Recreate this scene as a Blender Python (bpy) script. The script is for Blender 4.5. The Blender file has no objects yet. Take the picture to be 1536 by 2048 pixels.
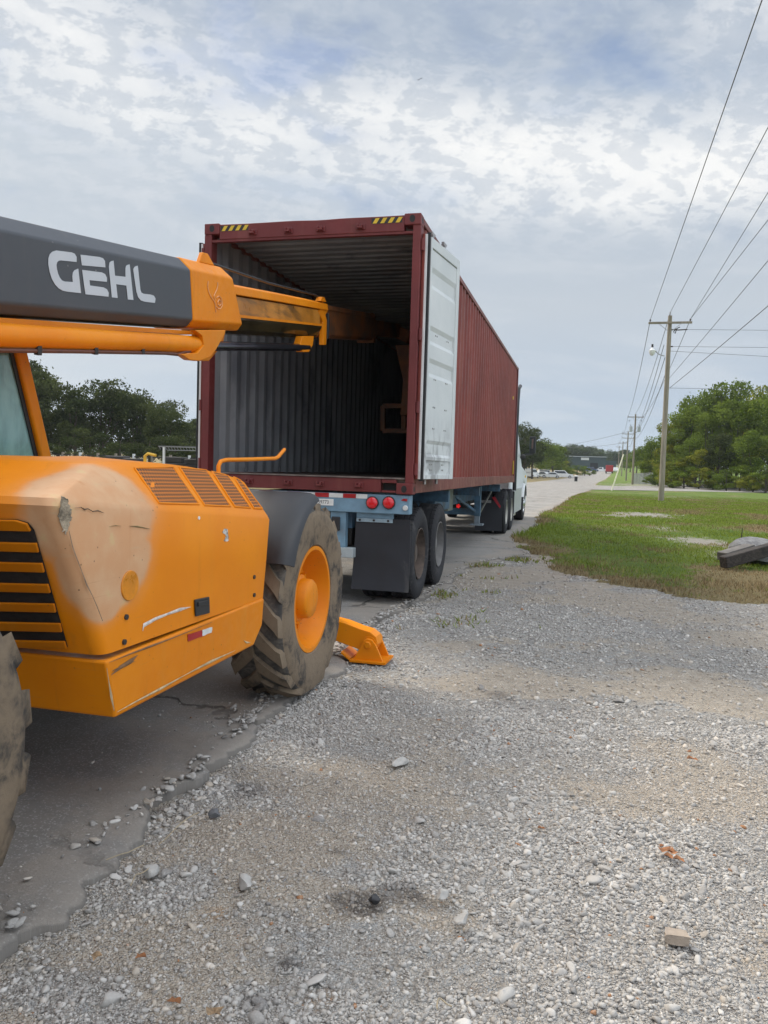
import bpy, bmesh, math, random
import numpy as np
from mathutils import Vector, Matrix
S = bpy.context.scene
COL = S.collection
rad = math.radians
random.seed(7); RNG = np.random.default_rng(7)

# ------------------------------------------------------------------ camera
IW, IH, FPX = 1536, 2048, 1565.16
YAW, PITCH, ROLL, CAMH = -0.24980, -0.05632, 0.02989, 1.47
_f = np.array([math.sin(YAW)*math.cos(PITCH), math.cos(YAW)*math.cos(PITCH), math.sin(PITCH)])
_r = np.array([math.cos(YAW), -math.sin(YAW), 0.0]); _u = np.cross(_r, _f)
_r, _u = math.cos(ROLL)*_r + math.sin(ROLL)*_u, -math.sin(ROLL)*_r + math.cos(ROLL)*_u
cam = bpy.data.cameras.new('camera'); camo = bpy.data.objects.new('camera', cam); COL.objects.link(camo)
cam.sensor_fit = 'HORIZONTAL'; cam.sensor_width = 36; cam.lens = FPX/IW*36
cam.clip_start = 0.05; cam.clip_end = 12000
camo.matrix_world = Matrix(((_r[0], _u[0], -_f[0], 0), (_r[1], _u[1], -_f[1], 0), (_r[2], _u[2], -_f[2], CAMH), (0, 0, 0, 1)))
S.camera = camo
C0 = np.array([0, 0, CAMH])
def ray(a, b): return _f*FPX + _r*(a-IW/2) + _u*(IH/2-b)
# measured points of the photograph turned into places on a known plane of the scene
def PX(a, b, x): d = ray(a, b); return d*(x/d[0]) + C0
def PY(a, b, y): d = ray(a, b); return d*(y/d[1]) + C0
def PZ(a, b, z=0.0): d = ray(a, b); return d*((z-CAMH)/d[2]) + C0
def PP(a, b, p0, n): d = ray(a, b); n = np.asarray(n); return d*(np.dot(np.asarray(p0)-C0, n)/np.dot(d, n)) + C0

# ------------------------------------------------------------------ nodes helper
def lin(c):
    return tuple(((v/255/12.92) if v/255 <= .04045 else ((v/255+.055)/1.055)**2.4) for v in c[:3])
class NT:
    def __init__(s, nt):
        s.t = nt; nt.nodes.clear()
    def node(s, typ, **k):
        n = s.t.nodes.new(typ)
        for a, b in k.items(): setattr(n, a, b)
        return n
    def set(s, sock, v):
        if hasattr(v, 'is_linked') or isinstance(v, bpy.types.NodeSocket): s.t.links.new(v, sock)
        else:
            if sock.type == 'RGBA' and not isinstance(v, (int, float)) and len(v) == 3: v = (*v, 1)
            if sock.type == 'VECTOR' and isinstance(v, (int, float)): v = (v, v, v)
            sock.default_value = v
    def math(s, op, a, b=0.0, c=0.0, clamp=False):
        n = s.node('ShaderNodeMath', operation=op, use_clamp=clamp)
        s.set(n.inputs[0], a); s.set(n.inputs[1], b); s.set(n.inputs[2], c); return n.outputs[0]
    def vmath(s, op, a, b=(0, 0, 0)):
        n = s.node('ShaderNodeVectorMath', operation=op); s.set(n.inputs[0], a); s.set(n.inputs[1], b)
        return n.outputs['Value'] if op in ('DOT_PRODUCT', 'LENGTH', 'DISTANCE') else n.outputs[0]
    def noise(s, vec, scale, detail=4, rough=.55, dist=0.0, col=False):
        n = s.node('ShaderNodeTexNoise'); s.set(n.inputs['Vector'], vec); s.set(n.inputs['Scale'], scale)
        s.set(n.inputs['Detail'], detail); s.set(n.inputs['Roughness'], rough); s.set(n.inputs['Distortion'], dist)
        return n.outputs['Color' if col else 'Fac']
    def voro(s, vec, scale, feature='F1', out='Distance', rnd=1.0):
        n = s.node('ShaderNodeTexVoronoi', feature=feature); s.set(n.inputs['Vector'], vec); s.set(n.inputs['Scale'], scale)
        s.set(n.inputs['Randomness'], rnd); return n.outputs[out]
    def mp(s, v, a, b, c=0.0, d=1.0, smooth=True):
        n = s.node('ShaderNodeMapRange', interpolation_type='SMOOTHSTEP' if smooth else 'LINEAR')
        for i, q in enumerate((v, a, b, c, d)): s.set(n.inputs[i], q)
        return n.outputs[0]
    def mix(s, f, a, b, mode='MIX'):
        n = s.node('ShaderNodeMix', data_type='RGBA', blend_type=mode)
        s.set(n.inputs[0], f); s.set(n.inputs[6], a); s.set(n.inputs[7], b); return n.outputs[2]
    def ramp(s, f, stops):
        n = s.node('ShaderNodeValToRGB'); r = n.color_ramp
        while len(r.elements) < len(stops): r.elements.new(.5)
        for e, (p, c) in zip(r.elements, stops):
            e.position = p; e.color = (*c[:3], 1)
        s.set(n.inputs[0], f); return n.outputs[0]
    def attr(s, name): n = s.node('ShaderNodeAttribute', attribute_name=name); return n
    def sep(s, v): n = s.node('ShaderNodeSeparateXYZ'); s.set(n.inputs[0], v); return n.outputs
    def comb(s, x, y, z): n = s.node('ShaderNodeCombineXYZ'); s.set(n.inputs[0], x); s.set(n.inputs[1], y); s.set(n.inputs[2], z); return n.outputs[0]
    def mapv(s, v, scale=(1, 1, 1), rot=(0, 0, 0), loc=(0, 0, 0)):
        n = s.node('ShaderNodeMapping'); s.set(n.inputs[0], v); n.inputs[1].default_value = loc
        n.inputs[2].default_value = rot; n.inputs[3].default_value = scale; return n.outputs[0]
    def bump(s, h, strength=.5, dist=.01, normal=None):
        n = s.node('ShaderNodeBump'); s.set(n.inputs['Height'], h); n.inputs['Strength'].default_value = strength
        n.inputs['Distance'].default_value = dist
        if normal is not None: s.set(n.inputs['Normal'], normal)
        return n.outputs[0]
    def obj(s): return s.node('ShaderNodeTexCoord').outputs['Object']
    def pos(s): return s.node('ShaderNodeNewGeometry').outputs['Position']
def material(name, fn):
    m = bpy.data.materials.new(name); m.use_nodes = True; N = NT(m.node_tree)
    out = N.node('ShaderNodeOutputMaterial'); r = fn(N)
    if isinstance(r, dict):
        p = N.node('ShaderNodeBsdfPrincipled')
        for k, v in r.items(): N.set(p.inputs[k], v)
        r = p.outputs[0]
    N.t.links.new(r, out.inputs[0]); return m
def simple(name, col, rough=.6, metal=0.0, var=.18, scale=6.0, bump=0.0, dirt=None, dirt_amt=.0, spec=.5, coat=0.0):
    def fn(N):
        o = N.obj(); n = N.noise(o, scale, 6, .6)
        c = N.mix(N.mp(n, .3, .7), tuple(v*(1-var) for v in col), tuple(min(1, v*(1+var)) for v in col))
        if dirt is not None:
            d = N.noise(o, scale*.45, 8, .7, .4)
            c = N.mix(N.mp(d, .62-dirt_amt, .75-dirt_amt*.5), c, dirt)
        d = {'Base Color': c, 'Roughness': N.mp(n, .2, .8, max(.05, rough-.08), min(1, rough+.1)), 'Metallic': metal, 'Specular IOR Level': spec}
        if coat: d['Coat Weight'] = coat; d['Coat Roughness'] = .2
        if bump: d['Normal'] = N.bump(N.noise(o, scale*8, 5, .6), bump, .01)
        return d
    return material(name, fn)

# ------------------------------------------------------------------ world and sun
SUN_EL, SUN_AZ = rad(44), (-0.87, 0.50)      # the sun stands ahead on the left
wd = bpy.data.worlds.new('World'); S.world = wd; wd.use_nodes = True
def world():
    N = NT(wd.node_tree)
    out = N.node('ShaderNodeOutputWorld'); bg = N.node('ShaderNodeBackground')
    sky = N.node('ShaderNodeTexSky'); sky.sky_type = 'NISHITA'; sky.sun_disc = False
    sky.sun_elevation = SUN_EL; sky.sun_rotation = math.atan2(SUN_AZ[0], SUN_AZ[1]); sky.air_density = 1.0; sky.dust_density = 1.5
    d = N.node('ShaderNodeTexCoord').outputs['Generated']
    x, y, z = N.sep(d)
    zc = N.math('MAXIMUM', z, 0.0)
    e = N.math('MULTIPLY', N.math('ARCSINE', zc), 57.2958)
    side = N.vmath('DOT_PRODUCT', d, (math.cos(YAW), -math.sin(YAW), 0))
    k = N.math('DIVIDE', 1.0, N.math('ADD', zc, .32))
    uv = N.comb(N.math('MULTIPLY', x, k), N.math('MULTIPLY', y, k), 0.0)
    uv = N.mapv(uv, (1, 1, 1), (0, 0, YAW))
    wv = N.vmath('SUBTRACT', N.noise(uv, 3.5, 4, .55, 0, True), (.5, .5, .5))
    uw = N.vmath('ADD', uv, N.vmath('MULTIPLY', wv, (.07, .05, 0)))
    rot = N.mapv(uw, (1, 1.25, 1), (0, 0, -.42))
    big = N.noise(N.mapv(uw, (1, 1.1, 1), (0, 0, .3), (3.1, 1.7, 0)), 1.7, 5, .55)
    mid = N.noise(N.mapv(rot, (1, 1, 1), (0, 0, 0), (.5, .2, 0)), 3.4, 7, .54)
    puff = N.noise(rot, 12.0, 9, .66, .1)
    puff2 = N.noise(N.mapv(rot, (1, 1, 1), (0, 0, 0), (-.016, .02, 0)), 12.0, 9, .66, .1)
    wisp = N.noise(N.mapv(uw, (.7, 1.8, 1), (0, 0, .35), (7, 2, 0)), 3.0, 8, .58, .3)
    veil = N.ramp(N.math('DIVIDE', e, 60.0), [(0.0, lin((182, 200, 217))), (.09, lin((186, 201, 218))), (.19, lin((198, 207, 217))), (.28, lin((190, 201, 214))), (.34, lin((192, 204, 218))), (.46, lin((158, 175, 198))), (1.0, lin((180, 190, 204)))])
    veil = N.mix(N.math('MULTIPLY', N.mp(side, -.10, -.55), N.mp(e, 26, 8)), veil, lin((216, 223, 229)))
    veil = N.mix(N.math('MULTIPLY', N.mp(wisp, .45, .68), .40), veil, lin((222, 227, 232)))
    band = N.math('SUBTRACT', e, N.math('SUBTRACT', 22.3, N.math('MULTIPLY', side, 8.5)))
    band = N.math('DIVIDE', band, 4.6)
    band = N.math('POWER', 2.718, N.math('MULTIPLY', N.math('MULTIPLY', band, band), -1.0))
    top = N.math('MULTIPLY', N.mp(e, 23, 29), N.mp(big, .40, .62, .0, .75))
    amt = N.math('MAXIMUM', band, top)
    dens = N.math('ADD', N.math('MULTIPLY', mid, .70), N.math('ADD', N.math('MULTIPLY', puff, .20), N.math('MULTIPLY', big, .30)))
    dens = N.math('ADD', dens, N.math('MULTIPLY', amt, .24))
    m = N.mp(dens, .50, .98, smooth=False)
    m = N.math('MULTIPLY', m, N.mp(e, 13.0, 18.5))
    edge = N.mp(N.math('SUBTRACT', puff, puff2), -.07, .07)
    lit = N.math('MULTIPLY', N.mp(N.math('ADD', N.math('MULTIPLY', edge, .35), N.math('MULTIPLY', dens, .75)), .40, 1.0), N.mp(amt, .1, .8, .5, 1.0))
    white = N.mix(lit, lin((208, 215, 224)), lin((255, 255, 254)))
    hole = N.math('MULTIPLY', N.mp(e, 14, 20), N.mp(N.math('ADD', N.math('MULTIPLY', mid, .6), N.math('MULTIPLY', big, .4)), .50, .36))
    blue = N.mix(N.math('MULTIPLY', hole, .85), veil, lin((116, 144, 190)))
    cl = N.mix(m, blue, white)
    gain = 0.66          # the picture is exposed for the shaded machine, the cloud is this much darker in the scene
    skyc = N.vmath('SCALE', sky.outputs[0], (0, 0, 0))
    skyc.node.inputs['Scale'].default_value = 1.0
    ten = N.vmath('SCALE', cl, (0, 0, 0)); ten.node.inputs['Scale'].default_value = 10.0*gain
    thin = N.math('MULTIPLY', N.mp(e, 14, 24), N.math('MULTIPLY', N.mp(mid, .50, .34), .25))
    fin = N.mix(thin, ten, skyc)
    hi = N.vmath('SCALE', fin, (0, 0, 0)); N.set(hi.node.inputs['Scale'], N.mp(e, 33, 60, 1.0, 2.5)); fin = N.mix(N.mp(e, 33, 60, 0, .8), hi, (1.0, .95, .88), 'MULTIPLY')      # overhead sky out of view, brightened to lift the light on the ground
    side_gain = N.mp(N.vmath('DOT_PRODUCT', d, (.93, -.32, .18)), .0, .85, 1.0, 2.1); fin = N.vmath('SCALE', fin, (0, 0, 0)); N.set(fin.node.inputs['Scale'], side_gain)   # unseen sky right and behind, brightened to light the right-facing sides
    low = N.mp(z, -.02, 0.0)
    fin = N.mix(low, lin((150, 150, 140)), fin)
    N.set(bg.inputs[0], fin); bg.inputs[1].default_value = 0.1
    N.t.links.new(bg.outputs[0], out.inputs[0])
world()
sun = bpy.data.lights.new('sun', 'SUN'); sun.energy = 2.8; sun.angle = rad(12); sun.color = (1, .92, .80)
suno = bpy.data.objects.new('sun', sun); COL.objects.link(suno)
_s = Vector((SUN_AZ[0]*math.cos(SUN_EL), SUN_AZ[1]*math.cos(SUN_EL), math.sin(SUN_EL)))
suno.rotation_euler = _s.to_track_quat('Z', 'Y').to_euler(); suno.location = (-30, 20, 40)
S.view_settings.view_transform = 'Standard'; S.view_settings.look = 'None'; S.view_settings.gamma = 1
S.view_settings.exposure = 0.55

# ------------------------------------------------------------------ mesh helpers
ORG = {}
def tag(o, label=None, cat=None, group=None, kind=None):
    if label: o['label'] = label
    if cat: o['category'] = cat
    if group: o['group'] = group
    if kind: o['kind'] = kind
    return o
def empty(name, loc, label=None, cat=None, group=None):
    o = bpy.data.objects.new(name, None); COL.objects.link(o); o.location = loc; o.empty_display_size = .3
    ORG[o.name] = np.array(loc, float); return tag(o, label, cat, group)
def npmesh(name, v, f, n=None):
    """fast mesh from numpy: v (k,3); f (m,n) all faces with n corners"""
    me = bpy.data.meshes.new(name); v = np.asarray(v, np.float32); f = np.asarray(f, np.int32)
    me.vertices.add(len(v)); me.vertices.foreach_set('co', v.ravel())
    me.loops.add(f.size); me.loops.foreach_set('vertex_index', f.ravel())
    me.polygons.add(len(f)); me.polygons.foreach_set('loop_start', np.arange(0, f.size, f.shape[1], dtype=np.int32))
    me.update(calc_edges=True); return me
class MB:
    def __init__(s): s.v = []; s.f = []; s.mi = []; s.cur = 0
    def mat(s, i): s.cur = i; return s
    def add(s, v, f):
        k = len(s.v); s.v += [tuple(map(float, p)) for p in v]; s.f += [tuple(i+k for i in q) for q in f]; s.mi += [s.cur]*len(f); return s
    def hexa(s, p):   # 8 points: bottom ring 0-3, top ring 4-7
        return s.add(p, [(3, 2, 1, 0), (4, 5, 6, 7), (0, 1, 5, 4), (1, 2, 6, 5), (2, 3, 7, 6), (3, 0, 4, 7)])
    def box(s, x0, x1, y0, y1, z0, z1):
        return s.hexa([(x0, y0, z0), (x1, y0, z0), (x1, y1, z0), (x0, y1, z0), (x0, y0, z1), (x1, y0, z1), (x1, y1, z1), (x0, y1, z1)])
    def obox(s, c, a, b, d):
        c, a, b, d = map(np.asarray, (c, a, b, d))
        return s.hexa([c-a-b-d, c+a-b-d, c+a+b-d, c-a+b-d, c-a-b+d, c+a-b+d, c+a+b+d, c-a+b+d])
    def beam(s, p, q, w, h, up=(0, 0, 1)):
        p, q = np.asarray(p, float), np.asarray(q, float); d = q-p; L = np.linalg.norm(d); d /= L
        sd = np.cross(d, up); sd /= np.linalg.norm(sd); uu = np.cross(sd, d)
        return s.obox((p+q)/2, sd*w/2, d*L/2, uu*h/2)
    def cyl(s, p, q, r, r1=None, n=14, caps=True):
        p, q = np.asarray(p, float), np.asarray(q, float); r1 = r if r1 is None else r1
        d = q-p; d /= np.linalg.norm(d); a = np.cross(d, (0, 0, 1) if abs(d[2]) < .9 else (1, 0, 0)); a /= np.linalg.norm(a); b = np.cross(d, a)
        v = []
        for c, R in ((p, r), (q, r1)):
            for i in range(n):
                t = 2*math.pi*i/n; v.append(c+R*(math.cos(t)*a+math.sin(t)*b))
        f = [(i, (i+1) % n, n+(i+1) % n, n+i) for i in range(n)]
        if caps: f += [tuple(range(n-1, -1, -1)), tuple(range(n, 2*n))]
        return s.add(v, f)
    def tube(s, pts, r, n=8, caps=True):
        pts = [np.asarray(p, float) for p in pts]; v = []; f = []; a = None
        for i, p in enumerate(pts):
            d = pts[min(i+1, len(pts)-1)]-pts[max(i-1, 0)]; d /= np.linalg.norm(d)
            if a is None: a = np.cross(d, (0, 0, 1) if abs(d[2]) < .9 else (1, 0, 0))
            a = a-d*np.dot(a, d); a /= np.linalg.norm(a); b = np.cross(d, a); R = r[i] if hasattr(r, '__len__') else r
            for k in range(n): t = 2*math.pi*k/n; v.append(p+R*(math.cos(t)*a+math.sin(t)*b))
        for i in range(len(pts)-1):
            for k in range(n): f.append((i*n+k, i*n+(k+1) % n, (i+1)*n+(k+1) % n, (i+1)*n+k))
        if caps: f += [tuple(range(n-1, -1, -1)), tuple(range((len(pts)-1)*n, len(pts)*n))]
        return s.add(v, f)
    def lathe(s, prof, c, n=48, close=False):  # axis along +X; prof of (x, r)
        v = []; f = []; m = len(prof); c = np.asarray(c, float)
        for i in range(n):
            t = 2*math.pi*i/n
            for a, r in prof: v.append(c+np.array([a, r*math.cos(t), r*math.sin(t)]))
        for i in range(n):
            for k in range(m-1 if not close else m):
                j = (k+1) % m; i2 = (i+1) % n; f.append((i*m+k, i*m+j, i2*m+j, i2*m+k))
        return s.add(v, f)
    def ring(s, rings, cap0=False, cap1=False, closed=True):
        n = len(rings[0]); v = [p for r in rings for p in r]; f = []
        for i in range(len(rings)-1):
            for k in range(n if closed else n-1): f.append((i*n+k, i*n+(k+1) % n, (i+1)*n+(k+1) % n, (i+1)*n+k))
        if cap0: f.append(tuple(range(n-1, -1, -1)))
        if cap1: f.append(tuple(range((len(rings)-1)*n, len(rings)*n)))
        return s.add(v, f)
    def slab(s, pts, off):  # planar polygon extruded by vector
        off = np.asarray(off, float); pts = [np.asarray(p, float) for p in pts]; n = len(pts)
        v = pts+[p+off for p in pts]
        return s.add(v, [tuple(range(n-1, -1, -1)), tuple(range(n, 2*n))]+[(i, (i+1) % n, n+(i+1) % n, n+i) for i in range(n)])
    def build(s, name, mats, parent=None, loc=None, bevel=0.0, smooth=True, seg=2, label=None, recalc=True, ang=35):
        root = parent; base = np.zeros(3)
        if parent is not None:
            while root.parent: root = root.parent
            base = ORG[root.name]
        elif loc is not None: base = np.array(loc, float)
        me = bpy.data.meshes.new(name); me.from_pydata([tuple(np.array(p)-base) for p in s.v], [], s.f)
        if not isinstance(mats, (list, tuple)): mats = [mats]
        for m in mats: me.materials.append(m)
        for p, i in zip(me.polygons, s.mi): p.material_index = i
        if recalc or smooth:
            bm = bmesh.new(); bm.from_mesh(me)
            if recalc: bmesh.ops.recalc_face_normals(bm, faces=bm.faces)
            if smooth:
                for fc in bm.faces: fc.smooth = True
                for e in bm.edges: e.smooth = len(e.link_faces) == 2 and e.calc_face_angle(0) < rad(ang)
            bm.to_mesh(me); bm.free()
        o = bpy.data.objects.new(name, me); COL.objects.link(o)
        if parent is not None: o.parent = parent
        else: o.location = base; ORG[o.name] = base
        if bevel:
            b = o.modifiers.new('bevel', 'BEVEL'); b.width = bevel; b.segments = seg; b.limit_method = 'ANGLE'; b.angle_limit = rad(40)
        if label: o['label'] = label
        return o
def kids(o): return [c for c in list(bpy.data.objects) if c.parent == o]
def copy_tree(o, parent=None):
    c = o.copy(); COL.objects.link(c)
    if parent is not None: c.parent = parent
    for ch in kids(o): copy_tree(ch, c)
    return c

# python noise for terrain and scattering
_P = RNG.random((256, 256))
def vnoise(x, y, s=1.0, o=0):
    x = np.asarray(x)*s+o*17.3; y = np.asarray(y)*s+o*9.1
    xi = np.floor(x).astype(int); yi = np.floor(y).astype(int); fx = x-xi; fy = y-yi
    fx = fx*fx*(3-2*fx); fy = fy*fy*(3-2*fy); g = lambda i, j: _P[i & 255, j & 255]
    return (g(xi, yi)*(1-fx)+g(xi+1, yi)*fx)*(1-fy)+(g(xi, yi+1)*(1-fx)+g(xi+1, yi+1)*fx)*fy
def fbm(x, y, s=1.0, oct=4, o=0):
    t = 0; a = .5; w = 0
    for i in range(oct): t = t+a*vnoise(x, y, s*2**i, o+i); w += a; a *= .55
    return t/w
def inpoly(x, y, poly):
    x = np.asarray(x); y = np.asarray(y); r = np.zeros(x.shape, bool); n = len(poly)
    for i in range(n):
        (x0, y0), (x1, y1) = poly[i], poly[(i+1) % n]
        if y0 == y1: continue
        c = ((y0 > y) != (y1 > y)) & (x < (x1-x0)*(y-y0)/(y1-y0)+x0); r ^= c
    return r
def sstep(a, b, x): t = np.clip((np.asarray(x, float)-a)/(b-a), 0, 1); return t*t*(3-2*t)

# ================================================================== the setting
def hroad(y):
    y = np.asarray(y, float)
    a = np.clip(y-130, 0, 250); return 2.4*(a/200)**2 + np.clip(y-380, 0, 600)*.012
def gz(x, y):
    x = np.asarray(x, float); y = np.asarray(y, float)
    z = hroad(y) + .9*sstep(97, 116, y)*sstep(6, 18, x) - .45*sstep(60, 80, y)*sstep(-14, -30, x)*0
    return z
# right edge of the old paved road, measured along its broken rim
EDGE = [(-4, -1.62)]
for a, b in [(0, 1900), (190, 1720), (330, 1600), (400, 1550), (490, 1465), (570, 1390), (640, 1350), (700, 1290), (760, 1240), (830, 1200), (900, 1165), (930, 1130), (1000, 1118), (1065, 1108), (1030, 1090), (1020, 1070), (1059, 1060), (1088, 1024), (1118, 1012), (1155, 988), (1182, 980)]:
    p = PZ(a, b, 0.0); EDGE.append((p[1], p[0]))
for a, b, y in [(1195, 966, 140), (1225, 943.6, 330)]:
    p = PY(a, b, y); EDGE.append((y, p[0]))
EDGE.append((700, EDGE[-1][1]+(370)*.034))
_ey = np.array([e[0] for e in EDGE]); _ex = np.array([e[1] for e in EDGE])
def xr(y): return np.interp(y, _ey, _ex)
def xl(y): return np.interp(y, [-10, 26, 40, 700], [-14, -14, -10.2, -10.2]) + np.where(np.asarray(y) > 40, xr(y)-xr(40), 0)
def px_ellipse(u, v, ru, rv):
    c = PZ(u, v); r = abs(PZ(u+ru, v)[0]-c[0]); s = abs(PZ(u, v-rv)[1]-PZ(u, v+rv)[1])/2
    return c[0], c[1], r, s
def blobs(x, y, lst, wob=.35):
    m = np.zeros(np.shape(x)); n = (fbm(x, y, 5, 4, 3)-.5)*2*wob*1.6
    for q in lst:
        cx, cy, r, s = px_ellipse(*q[:4]); w = q[4] if len(q) > 4 else 1
        d = np.sqrt(((x-cx)/r)**2+((y-cy)/s)**2)+n; m = np.maximum(m, w*(1-sstep(.55, 1.15, d)))
    return m
DIRT = [(520, 1660, 260, 70), (880, 1600, 160, 40, .7), (700, 1530, 180, 45, .7), (640, 1780, 180, 50, .8), (1010, 1350, 210, 40, .9), (1400, 1370, 190, 45), (1440, 1580, 120, 45), (1000, 1590, 120, 40, .8),
        (880, 1800, 130, 45, .7), (320, 1690, 90, 50, .8), (150, 1800, 80, 30, .6), (1100, 1900, 70, 25, .8), (470, 1860, 140, 35, .7), (1300, 1230, 230, 18, .5), (860, 1450, 170, 40, .5)]
GRAV = [(1250, 1760, 300, 200), (1300, 1950, 320, 120), (150, 1960, 160, 60), (620, 1990, 200, 50), (1040, 1600, 140, 80, .8), (1120, 1480, 200, 60, .7), (360, 1760, 80, 60, .8), (560, 1400, 50, 30), (1050, 1230, 260, 40, .8), (880, 1320, 120, 30, .8), (700, 1440, 60, 20)]
STAIN = [(720, 1790, 60, 26), (800, 1770, 50, 20), (840, 1785, 40, 10, .8), (580, 1900, 44, 30), (510, 1975, 40, 22, .9), (510, 1560, 40, 18, .7), (680, 1690, 24, 8, .6), (1000, 1380, 24, 6, .7), (250, 1640, 20, 8, .6)]
RUST = [(470, 1815, 80, 20, .8), (640, 1965, 60, 35, .6), (1355, 1700, 36, 20, .8), (440, 2030, 26, 14, .9), (1230, 1975, 24, 14, .6)]
GEDGE = [PZ(a, b)[:2] for a, b in [(1040, 1082), (1075, 1106), (1130, 1138), (1200, 1150), (1300, 1172), (1400, 1196), (1536, 1206)]]
GPOLY = [tuple(p) for p in GEDGE]+[(14, 9.2), (60, 9), (400, 9), (400, 900)]+[(float(xr(y))-.0, y) for y in (700, 330, 140, 100, 75, 58, 36, 30, 20.5, 18.3)]
def grassm(x, y, j=.35):
    jx = (fbm(x, y, 1.3, 4, 11)-.5)*2.2*j*1.6; jy = (fbm(x, y, 1.1, 4, 23)-.5)*4*j*1.6
    return inpoly(np.asarray(x)+jx, np.asarray(y)+jy, GPOLY).astype(float)
def dirtf(x, y):
    n = sstep(.40, .60, fbm(x, y, .8, 4, 5))*.85
    return np.clip(np.maximum(n, blobs(x, y, DIRT)) - .8*blobs(x, y, GRAV), 0, 1)
def nz(x, y): return -.030*np.exp(-np.clip(np.asarray(x)-xr(y)+.05, 0, 9)/.16)*sstep(22, 14, y)+ (fbm(x, y, 1.1, 3, 31)-.5)*.05+(fbm(x, y, 7, 3, 41)-.5)*.018

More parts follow.
